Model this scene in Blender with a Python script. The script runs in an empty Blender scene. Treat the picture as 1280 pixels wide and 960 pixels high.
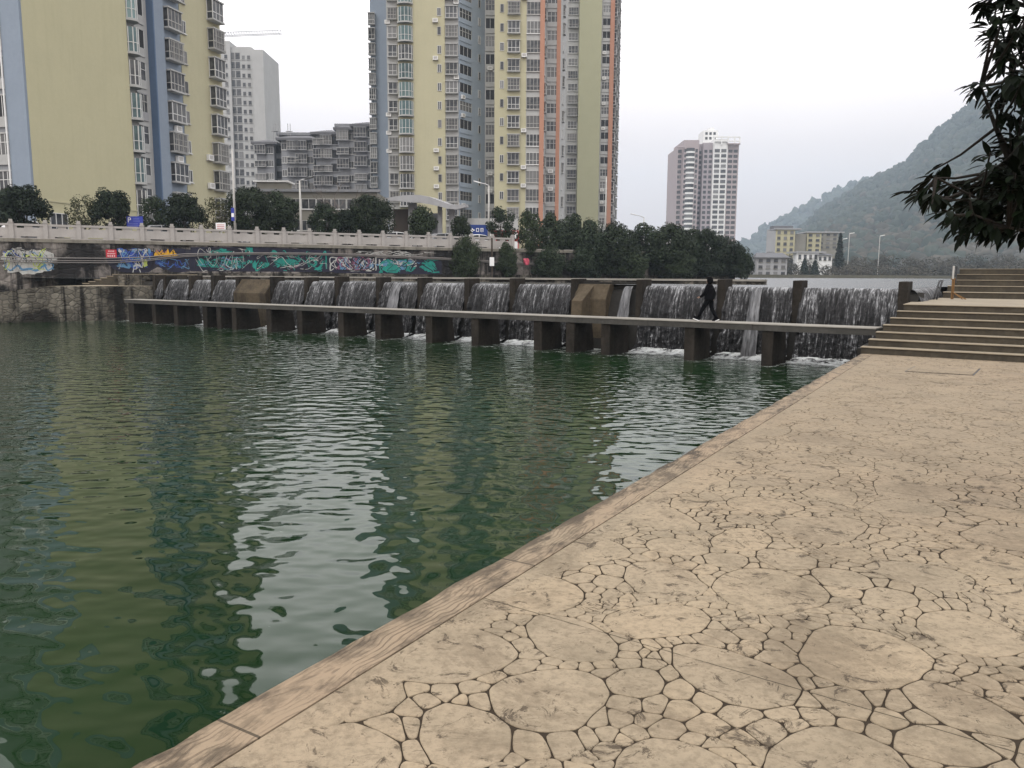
import bpy, bmesh, math, random
import numpy as np
from mathutils import Vector, Matrix, noise as mnoise

# ------------------------------------------------------------------ camera, sky, light, exposure
S = bpy.context.scene
R = math.radians
random.seed(11)
EYE = 1.8
FPX = 1000.0
PITCH = math.atan(136 / FPX)
ROLL = R(0.30)
CM = Matrix.Rotation(math.pi / 2 - PITCH, 3, 'X') @ Matrix.Rotation(ROLL, 3, 'Z')
cam = bpy.data.cameras.new('camera')
cam.sensor_width = 36.0
cam.lens = 36.0 * FPX / 1280
cam.clip_start = 0.05
cam.clip_end = 6000
camo = bpy.data.objects.new('camera', cam)
S.collection.objects.link(camo)
camo.matrix_world = Matrix.Translation((0, 0, EYE)) @ CM.to_4x4()
S.camera = camo

SUN_EL, SUN_AZ = R(58), R(205)          # azimuth clockwise from +Y
wd = bpy.data.worlds.new('World')
S.world = wd
wd.use_nodes = True
nt = wd.node_tree
nt.nodes.clear()
wo = nt.nodes.new('ShaderNodeOutputWorld')
sky = nt.nodes.new('ShaderNodeTexSky')
sky.sky_type = 'NISHITA'
sky.sun_disc = False
sky.sun_elevation = SUN_EL
sky.sun_rotation = SUN_AZ
sky.dust_density = 6.0
hs = nt.nodes.new('ShaderNodeHueSaturation')
hs.inputs['Saturation'].default_value = 0.15
b1 = nt.nodes.new('ShaderNodeBackground')
b1.inputs['Strength'].default_value = 0.05
nt.links.new(sky.outputs[0], hs.inputs['Color'])
nt.links.new(hs.outputs[0], b1.inputs['Color'])
tc = nt.nodes.new('ShaderNodeTexCoord')
sx = nt.nodes.new('ShaderNodeSeparateXYZ')
nt.links.new(tc.outputs['Generated'], sx.inputs[0])
rp = nt.nodes.new('ShaderNodeValToRGB')
el = rp.color_ramp.elements
el[0].position = 0.0
el[0].color = (0.71, 0.575, 0.535, 1)
el[1].position = 1.0
el[1].color = (1.40, 1.37, 1.36, 1)
for p_, c_ in ((0.12, (0.76, 0.635, 0.595)), (0.20, (0.90, 0.79, 0.755)), (0.27, (1.20, 1.09, 1.05)), (0.35, (1.85, 1.76, 1.70)), (0.55, (1.75, 1.70, 1.68))):
    e = rp.color_ramp.elements.new(p_); e.color = (*c_, 1)
nz = nt.nodes.new('ShaderNodeTexNoise')
nz.inputs['Scale'].default_value = 1.7
nz.inputs['Detail'].default_value = 4
nt.links.new(tc.outputs['Generated'], nz.inputs['Vector'])
ad = nt.nodes.new('ShaderNodeMath'); ad.operation = 'MULTIPLY_ADD'
nt.links.new(nz.outputs[0], ad.inputs[0])
ad.inputs[1].default_value = 0.10
nt.links.new(sx.outputs['Z'], ad.inputs[2])
nt.links.new(ad.outputs[0], rp.inputs[0])
b2 = nt.nodes.new('ShaderNodeBackground')
b2.inputs['Strength'].default_value = 1.0
nt.links.new(rp.outputs[0], b2.inputs['Color'])
ash = nt.nodes.new('ShaderNodeAddShader')
nt.links.new(b1.outputs[0], ash.inputs[0])
nt.links.new(b2.outputs[0], ash.inputs[1])
nt.links.new(ash.outputs[0], wo.inputs['Surface'])

sl = bpy.data.lights.new('sun', 'SUN')
sl.energy = 0.9
sl.angle = R(22)
sl.color = (1.0, 0.95, 0.87)
so = bpy.data.objects.new('sun', sl)
S.collection.objects.link(so)
sdir = Vector((math.sin(SUN_AZ) * math.cos(SUN_EL), math.cos(SUN_AZ) * math.cos(SUN_EL), math.sin(SUN_EL)))
so.rotation_euler = (-sdir).to_track_quat('-Z', 'Y').to_euler()
so.location = (0, -20, 60)

S.view_settings.view_transform = 'Standard'
S.view_settings.look = 'None'
S.view_settings.exposure = 0.0
S.view_settings.gamma = 1.0
S.render.engine = 'CYCLES'
S.cycles.use_denoising = True
S.cycles.max_bounces = 6
S.cycles.diffuse_bounces = 3
S.cycles.glossy_bounces = 3
S.cycles.transparent_max_bounces = 6
S.cycles.volume_bounces = 1
S.cycles.sample_clamp_indirect = 4.0

# ------------------------------------------------------------------ helpers
def ray(px, py):
    return CM @ Vector(((px - 640) / FPX, -(py - 480) / FPX, -1.0))

def P(px, py, d):
    """world point seen at photo pixel (px,py) at forward distance d"""
    r = ray(px, py)
    return Vector((0, 0, EYE)) + r * (d / r.y)

def PZ(px, py, z):
    r = ray(px, py)
    return Vector((0, 0, EYE)) + r * ((z - EYE) / r.z)

def XY(px, d, py=300):
    p = P(px, py, d)
    return Vector((p.x, p.y))

def link(o, parent=None):
    S.collection.objects.link(o)
    if parent is not None:
        o.parent = parent
    return o

def tag(o, label=None, cat=None, group=None, kind=None):
    if label: o['label'] = label
    if cat: o['category'] = cat
    if group: o['group'] = group
    if kind: o['kind'] = kind
    return o

def empty(name, loc=(0, 0, 0), rz=0.0):
    o = bpy.data.objects.new(name, None)
    o.location = loc
    o.rotation_euler = (0, 0, rz)
    o.empty_display_size = 0.5
    return link(o)

class MB:
    """mesh collector"""
    def __init__(s):
        s.v, s.f, s.m = [], [], []

    def add(s, vs, fs, mi=0):
        b = len(s.v)
        s.v += [tuple(p) for p in vs]
        s.f += [tuple(b + i for i in f) for f in fs]
        s.m += [mi] * len(fs)

    def box(s, x0, x1, y0, y1, z0, z1, mi=0):
        s.add([(x0, y0, z0), (x1, y0, z0), (x1, y1, z0), (x0, y1, z0), (x0, y0, z1), (x1, y0, z1), (x1, y1, z1), (x0, y1, z1)],
              [(0, 3, 2, 1), (4, 5, 6, 7), (0, 1, 5, 4), (1, 2, 6, 5), (2, 3, 7, 6), (3, 0, 4, 7)], mi)

    def obox(s, p, q, w, z0, z1, mi=0):
        """box along plan segment p-q, width w centred"""
        p, q = Vector(p[:2]), Vector(q[:2])
        d = (q - p).normalized()
        n = Vector((-d.y, d.x)) * (w / 2)
        s.prism([p + n, p - n, q - n, q + n], z0, z1, mi)

    def prism(s, pts, z0, z1, mi=0):
        n = len(pts)
        ar = sum(pts[i][0] * pts[(i + 1) % n][1] - pts[(i + 1) % n][0] * pts[i][1] for i in range(n))
        if ar < 0: pts = list(reversed(pts))
        z0f = z0 if callable(z0) else (lambda p: z0)
        z1f = z1 if callable(z1) else (lambda p: z1)
        vs = [(p[0], p[1], z0f(p)) for p in pts] + [(p[0], p[1], z1f(p)) for p in pts]
        fs = [tuple(reversed(range(n))), tuple(range(n, 2 * n))]
        fs += [(i, (i + 1) % n, n + (i + 1) % n, n + i) for i in range(n)]
        s.add(vs, fs, mi)

    def profx(s, prof, x0, x1, mi=0):
        """profile of (y,z) extruded along x"""
        n = len(prof)
        ar = sum(prof[i][0] * prof[(i + 1) % n][1] - prof[(i + 1) % n][0] * prof[i][1] for i in range(n))
        if ar < 0: prof = list(reversed(prof))
        vs = [(x0, y, z) for y, z in prof] + [(x1, y, z) for y, z in prof]
        fs = [tuple(reversed(range(n))), tuple(range(n, 2 * n))]
        fs += [(i, (i + 1) % n, n + (i + 1) % n, n + i) for i in range(n)]
        s.add(vs, fs, mi)

    def tube(s, pts, r, n=8, mi=0, cap=True):
        pts = [Vector(p) for p in pts]
        rs = r if isinstance(r, (list, tuple)) else [r] * len(pts)
        b = len(s.v)
        for i, p in enumerate(pts):
            a = pts[max(0, i - 1)]; c = pts[min(len(pts) - 1, i + 1)]
            t = (c - a)
            if t.length < 1e-9: t = Vector((0, 0, 1))
            t.normalize()
            u = t.orthogonal().normalized() if i == 0 else (pu - t * pu.dot(t)).normalized()
            pu = u
            w = t.cross(u)
            for k in range(n):
                an = 2 * math.pi * k / n
                s.v.append(tuple(p + (u * math.cos(an) + w * math.sin(an)) * rs[i]))
        for i in range(len(pts) - 1):
            for k in range(n):
                k2 = (k + 1) % n
                s.f.append((b + i * n + k, b + i * n + k2, b + (i + 1) * n + k2, b + (i + 1) * n + k)); s.m.append(mi)
        if cap:
            s.f.append(tuple(b + k for k in reversed(range(n)))); s.m.append(mi)
            s.f.append(tuple(b + (len(pts) - 1) * n + k for k in range(n))); s.m.append(mi)

    def mesh(s, name, mats, smooth=False, off=(0, 0, 0)):
        me = bpy.data.meshes.new(name)
        v = s.v
        if off[0] or off[1] or off[2]:
            v = [(a - off[0], b - off[1], c - off[2]) for a, b, c in v]
        me.from_pydata(v, [], s.f)
        for m in (mats if isinstance(mats, (list, tuple)) else [mats]):
            me.materials.append(m)
        me.polygons.foreach_set('material_index', s.m)
        if smooth:
            me.polygons.foreach_set('use_smooth', [True] * len(me.polygons))
        me.update()
        return me

    def build(s, name, mats, parent=None, smooth=False, loc=None, rz=0.0, rel=False, bevel=0):
        """rel: geometry was given in world coordinates, parent is an unrotated empty"""
        off = parent.location if (rel and parent is not None) else (loc if (rel and loc is not None) else (0, 0, 0))
        o = bpy.data.objects.new(name, s.mesh(name, mats, smooth, off))
        if loc is not None:
            o.location = loc
        o.rotation_euler = (0, 0, rz)
        link(o, parent)
        if bevel:
            bv = o.modifiers.new('bevel', 'BEVEL'); bv.width = bevel; bv.segments = 2; bv.limit_method = 'ANGLE'
        return o

def copy_tree(o, parent=None):
    c = o.copy()
    S.collection.objects.link(c)
    c.parent = parent
    for ch in o.children:
        copy_tree(ch, c)
    return c

# ------------------------------------------------------------------ materials
class NG:
    def __init__(s, name):
        s.mat = bpy.data.materials.new(name)
        s.mat.use_nodes = True
        s.nt = s.mat.node_tree
        s.nt.nodes.clear()
        s.out = s.n('ShaderNodeOutputMaterial')
        s.bs = s.n('ShaderNodeBsdfPrincipled')
        s.l(s.bs.outputs[0], s.out.inputs['Surface'])

    def n(s, t, **kw):
        x = s.nt.nodes.new(t)
        for k, v in kw.items(): setattr(x, k, v)
        return x

    def l(s, a, b): s.nt.links.new(a, b)

    def set(s, node, key, val):
        if hasattr(val, 'is_output') or isinstance(val, bpy.types.NodeSocket): s.l(val, node.inputs[key])
        else: node.inputs[key].default_value = val

    def math(s, op, a, b=0.0, c=0.0, clamp=False):
        x = s.n('ShaderNodeMath', operation=op, use_clamp=clamp)
        s.set(x, 0, a); s.set(x, 1, b); s.set(x, 2, c)
        return x.outputs[0]

    def noise(s, vec, scale, detail=5, rough=0.55, dist=0.0, dim='3D'):
        x = s.n('ShaderNodeTexNoise', noise_dimensions=dim)
        s.l(vec, x.inputs['Vector'])
        x.inputs['Scale'].default_value = scale
        x.inputs['Detail'].default_value = detail
        x.inputs['Roughness'].default_value = rough
        x.inputs['Distortion'].default_value = dist
        return x

    def mapping(s, vec, scale=(1, 1, 1), rot=(0, 0, 0), loc=(0, 0, 0)):
        x = s.n('ShaderNodeMapping')
        s.l(vec, x.inputs[0])
        x.inputs['Scale'].default_value = scale
        x.inputs['Rotation'].default_value = rot
        x.inputs['Location'].default_value = loc
        return x.outputs[0]

    def ramp(s, fac, stops, interp='LINEAR'):
        x = s.n('ShaderNodeValToRGB')
        x.color_ramp.interpolation = interp
        e = x.color_ramp.elements
        while len(e) < len(stops): e.new(0.5)
        for i, (p, c) in enumerate(stops):
            e[i].position = p
            e[i].color = (c, c, c, 1) if isinstance(c, (int, float)) else (c[0], c[1], c[2], 1)
        s.l(fac, x.inputs[0])
        return x.outputs[0]

    def mix(s, fac, a, b, mode='MIX'):
        x = s.n('ShaderNodeMix', data_type='RGBA', blend_type=mode)
        for k, v in ((0, fac), (6, a), (7, b)):
            if isinstance(v, bpy.types.NodeSocket): s.l(v, x.inputs[k])
            elif k == 0: x.inputs[k].default_value = v
            else: x.inputs[k].default_value = (v[0], v[1], v[2], 1) if not isinstance(v, (int, float)) else (v, v, v, 1)
        return x.outputs[2]

    def bump(s, h, strength=0.3, dist=0.05):
        x = s.n('ShaderNodeBump')
        x.inputs['Strength'].default_value = strength
        x.inputs['Distance'].default_value = dist
        s.l(h, x.inputs['Height'])
        s.l(x.outputs[0], s.bs.inputs['Normal'])
        return x

    def coord(s, k='Object'):
        return s.n('ShaderNodeTexCoord').outputs[k]

    def pos(s):
        return s.n('ShaderNodeNewGeometry').outputs['Position']

def scl(c, k): return tuple(min(1, x * k) for x in c)

def plain(name, col, rough=0.85, var=0.22, scale=1.5, bump=0.15, streak=0.0, stain=(0.05, 0.045, 0.04), metal=0.0, spec=0.3):
    g = NG(name)
    co = g.coord()
    n1 = g.noise(co, scale, 7, 0.6)
    n2 = g.noise(co, scale * 9, 4, 0.6)
    c = g.ramp(n1.outputs[0], [(0.3, scl(col, 1 - var)), (0.7, scl(col, 1 + var))])
    c = g.mix(0.35, c, g.ramp(n2.outputs[0], [(0.3, scl(col, 1 - var * 1.3)), (0.7, scl(col, 1 + var))]))
    if streak > 0:
        ns = g.noise(g.mapping(co, (1.6, 1.6, 0.13)), 1.2, 6, 0.65)
        f = g.ramp(ns.outputs[0], [(0.48, 0.0), (0.78, streak)])
        c = g.mix(f, c, stain)
    g.l(c, g.bs.inputs['Base Color'])
    g.bs.inputs['Roughness'].default_value = rough
    g.bs.inputs['Metallic'].default_value = metal
    g.bs.inputs['Specular IOR Level'].default_value = spec
    if bump > 0:
        g.bump(n2.outputs[0], bump, 0.03)
    return g.mat

def mat_pane(name, dark, light, rough=0.08):
    g = NG(name)
    oi = g.n('ShaderNodeObjectInfo')
    c = g.ramp(oi.outputs['Random'], [(0.0, dark), (0.55, scl(dark, 1.8)), (0.8, scl(light, 0.6)), (1.0, light)])
    nn = g.noise(g.coord(), 1.1, 2)
    c = g.mix(g.ramp(nn.outputs[0], [(0.42, 0.0), (0.6, 0.5)]), c, scl(light, 0.7))
    g.l(c, g.bs.inputs['Base Color'])
    g.bs.inputs['Roughness'].default_value = rough
    g.bs.inputs['Specular IOR Level'].default_value = 0.35
    return g.mat

def mat_leaf(name, c0, c1, rough=0.6, trans=0.0, spec=0.15, big=0):
    g = NG(name)
    ge = g.n('ShaderNodeNewGeometry')
    oi = g.n('ShaderNodeObjectInfo')
    nn = g.noise(g.coord(), 0.9, 3)
    f = g.math('MULTIPLY_ADD', ge.outputs['Random Per Island'], 0.6, g.math('MULTIPLY', nn.outputs[0], 0.5))
    if big:
        nb = g.noise(g.coord(), big, 5, 0.65)
        f = g.math('ADD', g.math('MULTIPLY', f, 0.6), g.math('MULTIPLY_ADD', nb.outputs[0], 2.0, -0.75))
    c = g.ramp(f, [(0.15, c0), (0.85, c1)])
    tint = g.ramp(oi.outputs['Random'], [(0.0, (0.75, 0.8, 0.8)), (1.0, (1.2, 1.15, 0.95))])
    c = g.mix(1.0, c, tint, 'MULTIPLY')
    g.l(c, g.bs.inputs['Base Color'])
    g.bs.inputs['Roughness'].default_value = rough
    g.bs.inputs['Specular IOR Level'].default_value = spec
    if trans:
        g.bs.inputs['Subsurface Weight'].default_value = 0
    return g.mat

M = {}
M['yellow'] = plain('ochre_render', (0.470, 0.441, 0.290), 0.9, 0.04, 0.35, 0.1, 0.16, (0.30, 0.27, 0.17))
M['yellow2'] = plain('pale_ochre_render', (0.448, 0.420, 0.284), 0.9, 0.05, 0.35, 0.1, 0.16, (0.33, 0.30, 0.20))
M['olive'] = plain('olive_render', (0.378, 0.374, 0.249), 0.9, 0.05, 0.35, 0.1, 0.12, (0.28, 0.27, 0.18))
M['blue'] = plain('blue_grey_render', (0.230, 0.272, 0.332), 0.9, 0.07, 0.35, 0.1, 0.18, (0.18, 0.2, 0.23))
M['blue_brightened'] = plain('brightened_blue_render', (0.33, 0.39, 0.47), 0.9, 0.07, 0.35, 0.1, 0.18, (0.2, 0.22, 0.25))  # same blue, brightened in colour against the shade of the recess
M['blue_dark'] = plain('dark_blue_render', (0.10, 0.15, 0.24), 0.9, 0.08, 0.35, 0.1, 0.18, (0.09, 0.11, 0.16))  # only on the fin's near face, darker than its front
M['pale'] = plain('pale_grey_render', (0.404, 0.404, 0.396), 0.9, 0.08, 0.4, 0.1, 0.22, (0.24, 0.23, 0.22))
M['grey'] = plain('grey_render', (0.33, 0.33, 0.34), 0.9, 0.1, 0.3, 0.1, 0.25, (0.15, 0.15, 0.15))
M['midgrey'] = plain('weathered_grey_render', (0.24, 0.245, 0.26), 0.9, 0.15, 0.3, 0.1, 0.4, (0.10, 0.10, 0.11))
M['darkroof'] = plain('dark_roof_tiles', (0.13, 0.13, 0.14), 0.85, 0.2, 0.6, 0.2)
M['salmon'] = plain('salmon_render', (0.425, 0.221, 0.153), 0.9, 0.06, 0.5, 0.1, 0.12, (0.38, 0.2, 0.14))
M['frame'] = plain('white_window_frame', (0.62, 0.62, 0.61), 0.6, 0.08, 2.0, 0.05)
M['cage'] = plain('weathered_window_cage', (0.42, 0.41, 0.39), 0.6, 0.15, 2.0, 0.05)
M['pane'] = mat_pane('window_glass', (0.02, 0.022, 0.026), (0.20, 0.20, 0.20))
M['teal'] = mat_pane('teal_glass', (0.045, 0.075, 0.08), (0.17, 0.26, 0.26))
M['dark'] = plain('interior_shade', (0.03, 0.03, 0.033), 0.9, 0.3, 1.0, 0.0)  # near-black colour standing for the shade inside open recesses
M['lilac'] = plain('lilac_tile', (0.33, 0.29, 0.31), 0.8, 0.07, 0.2, 0.0)
M['pinkish'] = plain('mauve_tile', (0.36, 0.305, 0.31), 0.8, 0.07, 0.2, 0.0)
M['white'] = plain('white_paint', (0.72, 0.72, 0.71), 0.6, 0.07, 0.5, 0.05)
M['cream'] = plain('cream_render', (0.22, 0.21, 0.18), 0.9, 0.1, 0.3, 0.05, 0.3, (0.25, 0.23, 0.19))
M['paleyellow'] = plain('pale_yellow_render', (0.42, 0.39, 0.25), 0.9, 0.06, 0.2, 0.05, 0.2, (0.35, 0.32, 0.22))
M['asphalt'] = plain('asphalt', (0.06, 0.06, 0.06), 0.95, 0.2, 0.6, 0.2)
M['ground'] = plain('bare_ground', (0.10, 0.095, 0.07), 0.95, 0.35, 0.05, 0.1)
M['stonerail'] = plain('carved_stone_railing', (0.360, 0.338, 0.320), 0.85, 0.14, 1.2, 0.25, 0.35, (0.17, 0.16, 0.15))
M['concrete'] = plain('weathered_concrete', (0.20, 0.185, 0.155), 0.9, 0.3, 1.1, 0.4, 0.8, (0.05, 0.045, 0.04))
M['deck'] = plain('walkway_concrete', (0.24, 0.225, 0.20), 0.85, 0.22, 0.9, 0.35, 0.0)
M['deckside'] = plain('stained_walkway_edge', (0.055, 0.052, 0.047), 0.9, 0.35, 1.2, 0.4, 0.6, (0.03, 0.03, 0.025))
M['wet'] = plain('wet_dark_concrete', (0.016, 0.0145, 0.0125), 0.7, 0.5, 0.9, 0.5, 0.7, (0.006, 0.0055, 0.005), spec=0.2)
M['pierface'] = plain('algae_stained_pier', (0.026, 0.022, 0.018), 0.9, 0.6, 1.0, 0.5, 0.85, (0.006, 0.0055, 0.005), spec=0.12)
M['ochreconc'] = plain('dry_ochre_concrete', (0.070, 0.055, 0.037), 0.9, 0.5, 0.9, 0.4, 0.9, (0.012, 0.011, 0.009), spec=0.15)
M['black'] = plain('black_cloth', (0.004, 0.004, 0.005), 1.0, 0.2, 6, 0.1, spec=0.05)
M['skin'] = plain('skin', (0.42, 0.27, 0.2), 0.6, 0.06, 6, 0.05)
M['hair'] = plain('black_hair', (0.012, 0.01, 0.01), 0.5, 0.2, 20, 0.2)
M['metal'] = plain('galvanised_pole', (0.50, 0.50, 0.50), 0.5, 0.08, 1.0, 0.05, metal=0.2)
M['darkmetal'] = plain('dark_metal', (0.035, 0.035, 0.037), 0.55, 0.2, 3.0, 0.05)
M['rust'] = plain('rusty_ochre_paint', (0.16, 0.085, 0.03), 0.8, 0.35, 5.0, 0.2)
M['carwhite'] = plain('white_car_paint', (0.70, 0.70, 0.71), 0.25, 0.03, 1.0, 0.0, spec=0.5)
M['cargrey'] = plain('grey_car_paint', (0.22, 0.22, 0.23), 0.25, 0.03, 1.0, 0.0, spec=0.5)
M['carglass'] = plain('car_glass', (0.02, 0.022, 0.025), 0.08, 0.1, 1.0, 0.0, spec=0.5)
M['rubber'] = plain('tyre_rubber', (0.02, 0.02, 0.02), 0.9, 0.1, 4.0, 0.1)
M['red'] = plain('red_sign_paint', (0.45, 0.025, 0.04), 0.6, 0.08, 3.0, 0.02)
M['signblue'] = plain('blue_sign_paint', (0.03, 0.045, 0.30), 0.5, 0.06, 3.0, 0.02)
M['navyboard'] = plain('navy_signboard', (0.012, 0.035, 0.17), 0.5, 0.06, 3.0, 0.02)
M['signwhite'] = plain('white_sign_paint', (0.75, 0.75, 0.75), 0.6, 0.05, 3.0, 0.02)
M['pink'] = plain('pink_cloth', (0.55, 0.10, 0.15), 0.8, 0.2, 8.0, 0.1)
M['bark'] = plain('bark', (0.055, 0.043, 0.033), 0.95, 0.4, 5.0, 0.6)
M['palebark'] = plain('grey_bark', (0.15, 0.13, 0.115), 0.95, 0.3, 5.0, 0.5)
M['leafdark'] = mat_leaf('dark_evergreen_leaf', (0.005, 0.009, 0.0055), (0.022, 0.034, 0.017))
M['leafmid'] = mat_leaf('mid_green_leaf', (0.008, 0.014, 0.008), (0.032, 0.048, 0.024))
M['leafpale'] = mat_leaf('pale_olive_leaf', (0.022, 0.026, 0.014), (0.075, 0.078, 0.042))
M['leafnear'] = mat_leaf('glossy_loquat_leaf', (0.002, 0.0035, 0.0018), (0.007, 0.012, 0.0045), 0.6, spec=0.06)
M['hillleaf'] = mat_leaf('hillside_foliage', (0.016, 0.027, 0.027), (0.044, 0.055, 0.050), 0.9, spec=0.1, big=0.022)
M['scrub'] = mat_leaf('brown_hillside_scrub', (0.022, 0.024, 0.022), (0.078, 0.070, 0.062), 0.9, spec=0.1, big=0.03)
M['tealpaint'] = plain('teal_spray_paint', (0.018, 0.23, 0.19), 0.8, 0.35, 1.2, 0.0, 0.7, (0.03, 0.03, 0.035))
M['navypaint'] = plain('dark_navy_spray_paint', (0.018, 0.018, 0.035), 0.85, 0.4, 1.0, 0.0, 0.5, (0.05, 0.045, 0.045))
M['bluepaint'] = plain('blue_spray_paint', (0.03, 0.07, 0.30), 0.8, 0.3, 1.2, 0.0, 0.6, (0.03, 0.03, 0.04))
M['skypaint'] = plain('pale_blue_spray_paint', (0.10, 0.22, 0.36), 0.8, 0.3, 1.2, 0.0, 0.5, (0.04, 0.04, 0.05))
M['whitepaint'] = plain('white_spray_paint', (0.42, 0.42, 0.40), 0.85, 0.35, 0.8, 0.0, 0.8, (0.15, 0.14, 0.13))
M['yellowpaint'] = plain('orange_yellow_spray_paint', (0.55, 0.30, 0.02), 0.8, 0.2, 1.2, 0.0)
M['limepaint'] = plain('lime_spray_paint', (0.40, 0.47, 0.12), 0.8, 0.3, 1.2, 0.0)
M['pinkpaint'] = plain('pink_spray_paint', (0.20, 0.08, 0.13), 0.8, 0.3, 1.2, 0.0)
M['blackpaint'] = plain('black_spray_paint', (0.012, 0.012, 0.014), 0.8, 0.3, 1.2, 0.0)
M['cable'] = plain('grey_cable_sheath', (0.20, 0.185, 0.175), 0.7, 0.2, 2.0, 0.0)

def mat_masonry(name, base, mortar, stain, scale=1.6, soot=0.7, zsoot=None):
    g = NG(name)
    co = g.coord()
    v = g.n('ShaderNodeTexVoronoi', feature='DISTANCE_TO_EDGE')
    g.l(g.mapping(co, (1, 1, 1.5)), v.inputs['Vector']); v.inputs['Scale'].default_value = scale
    v2 = g.n('ShaderNodeTexVoronoi', feature='F1')
    g.l(g.mapping(co, (1, 1, 1.5)), v2.inputs['Vector']); v2.inputs['Scale'].default_value = scale
    sep = g.n('ShaderNodeSeparateColor'); g.l(v2.outputs['Color'], sep.inputs[0])
    c = g.ramp(sep.outputs[0], [(0.0, scl(base, 0.6)), (1.0, scl(base, 1.35))])
    n1 = g.noise(co, 3.0, 6, 0.65)
    c = g.mix(g.ramp(n1.outputs[0], [(0.35, 0.0), (0.7, 0.6)]), c, scl(base, 0.5))
    c = g.mix(g.ramp(v.outputs['Distance'], [(0.0, 0.8), (0.07, 0.0)]), c, mortar)
    nl = g.noise(g.mapping(co, (0.5, 0.5, 0.35)), 0.8, 7, 0.65)
    c = g.mix(g.ramp(nl.outputs[0], [(0.44, 0.0), (0.55, soot)]), c, stain)
    ns = g.noise(g.mapping(co, (1.3, 1.3, 0.10)), 1.3, 6, 0.65)
    c = g.mix(g.ramp(ns.outputs[0], [(0.48, 0.0), (0.58, soot)]), c, stain)
    g.l(c, g.bs.inputs['Base Color'])
    g.bs.inputs['Roughness'].default_value = 0.9
    g.bs.inputs['Specular IOR Level'].default_value = 0.15
    g.bump(g.math('ADD', g.ramp(v.outputs['Distance'], [(0.0, 0.0), (0.12, 1.0)]), n1.outputs[0]), 0.6, 0.06)
    return g.mat
M['masonry'] = mat_masonry('stained_stone_masonry', (0.16, 0.145, 0.12), (0.06, 0.056, 0.048), (0.012, 0.011, 0.010), 2.8, 0.92)
M['oldwall'] = mat_masonry('sooty_old_wall', (0.25, 0.225, 0.205), (0.20, 0.18, 0.165), (0.013, 0.012, 0.012), 1.1, 0.95)

# ------------------------------------------------------------------ site geometry
Z_WATER, Z_UP, Z_WALK, Z_ROAD, Z_LAND = -0.70, 1.47, 0.48, 4.1, 1.12
E0, E1 = PZ(155, 960, 0), PZ(1040, 462, 0)
ED = Vector((E1.x - E0.x, E1.y - E0.y)).normalized()              # along the promenade edge
W0, W1 = PZ(1095, 410.5, Z_WALK), PZ(155, 374, Z_WALK)
DV = Vector((W1.x - W0.x, W1.y - W0.y)).normalized()              # along the weir, to the far bank
DN = Vector((DV.y, -DV.x))                                        # upstream
if DN.y < 0: DN = -DN
WLEN = (Vector(W1[:2]) - Vector(W0[:2])).length
DROT = math.atan2(DV.y, DV.x)
def D2(v, n):
    p = Vector(W0[:2]) + DV * v + DN * n
    return p
def vpix(px, py, n):
    """parameter along the weir of pixel column px on the line at upstream offset n"""
    r = ray(px, py)
    o = Vector(W0[:2]) + DN * n
    # o + DV*v = r2*t
    a = np.array([[DV.x, -r.x], [DV.y, -r.y]])
    s = np.linalg.solve(a, np.array([-o.x, -o.y]))
    return float(s[0])
N_CREST, N_BASE = 2.5, 1.75

def edge_at(s): return Vector(E0[:2]) + ED * s
S_ST = (Vector(PZ(1080, 442, 0)[:2]) - Vector(E0[:2])).dot(ED)    # stair foot along the edge

# ---- ground sheet, river, banks
g = NG('river_water')
pos = g.pos()
dm = g.mapping(pos, (1, 1, 1))
# distance upstream of the walkway front
dotn = g.n('ShaderNodeVectorMath', operation='DOT_PRODUCT'); g.l(pos, dotn.inputs[0]); dotn.inputs[1].default_value = (DN.x, DN.y, 0)
dist = g.math('SUBTRACT', Vector((W0.x, W0.y)).dot(DN) + N_BASE, dotn.outputs['Value'])    # metres downstream of the foot of the falls
w1 = g.noise(g.mapping(pos, (0.85, 1.15, 1), (0, 0, R(4))), 3.0, 1.0, 0.35, 0.0)
w2 = g.noise(g.mapping(pos, (0.85, 1.25, 1), (0, 0, R(-9))), 4.6, 1.0, 0.4, 0.0)
w3 = g.noise(g.mapping(pos, (1, 1.2, 1)), 9.0, 3, 0.6)
chop = g.ramp(g.math('MULTIPLY', dist, 1 / 20.0), [(0.0, 1.3), (0.25, 0.9), (0.5, 0.8), (0.75, 0.28), (1.0, 0.10)])
chop2 = g.ramp(g.math('MULTIPLY', dist, 1 / 20.0), [(0.0, 1.0), (0.3, 0.16), (0.6, 0.0), (1.0, 0.0)])
h = g.math('MULTIPLY', w1.outputs[0], 0.034)
h = g.math('ADD', h, g.math('MULTIPLY', g.math('MULTIPLY', w2.outputs[0], 0.032), chop))
h = g.math('ADD', h, g.math('MULTIPLY', g.math('MULTIPLY', w3.outputs[0], 0.016), chop2))
bp = g.bump(h, 1.0, 1.0)
fo = g.noise(g.mapping(pos, (1, 1, 1)), 3.6, 9, 0.75, 0.5)
near = g.ramp(g.math('MULTIPLY', dist, 1 / 9.0), [(0.0, 0.30), (0.10, 0.16), (0.35, 0.04), (0.8, -0.02), (1.0, -0.06)])
near = g.math('SUBTRACT', g.ramp(g.math('MULTIPLY', dist, 1 / 9.0), [(0.0, 0.30), (0.10, 0.20), (0.25, 0.10), (0.7, 0.045), (1.0, 0.0)]), 0.055)
foam = g.ramp(g.math('ADD', fo.outputs[0], near), [(0.60, 0.0), (0.78, 0.8)])
depthn = g.noise(pos, 0.12, 4)
c = g.ramp(depthn.outputs[0], [(0.3, (0.003, 0.0145, 0.0032)), (0.7, (0.0065, 0.027, 0.0070))])
c = g.mix(foam, c, (0.55, 0.57, 0.56))
g.l(c, g.bs.inputs['Base Color'])
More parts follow.
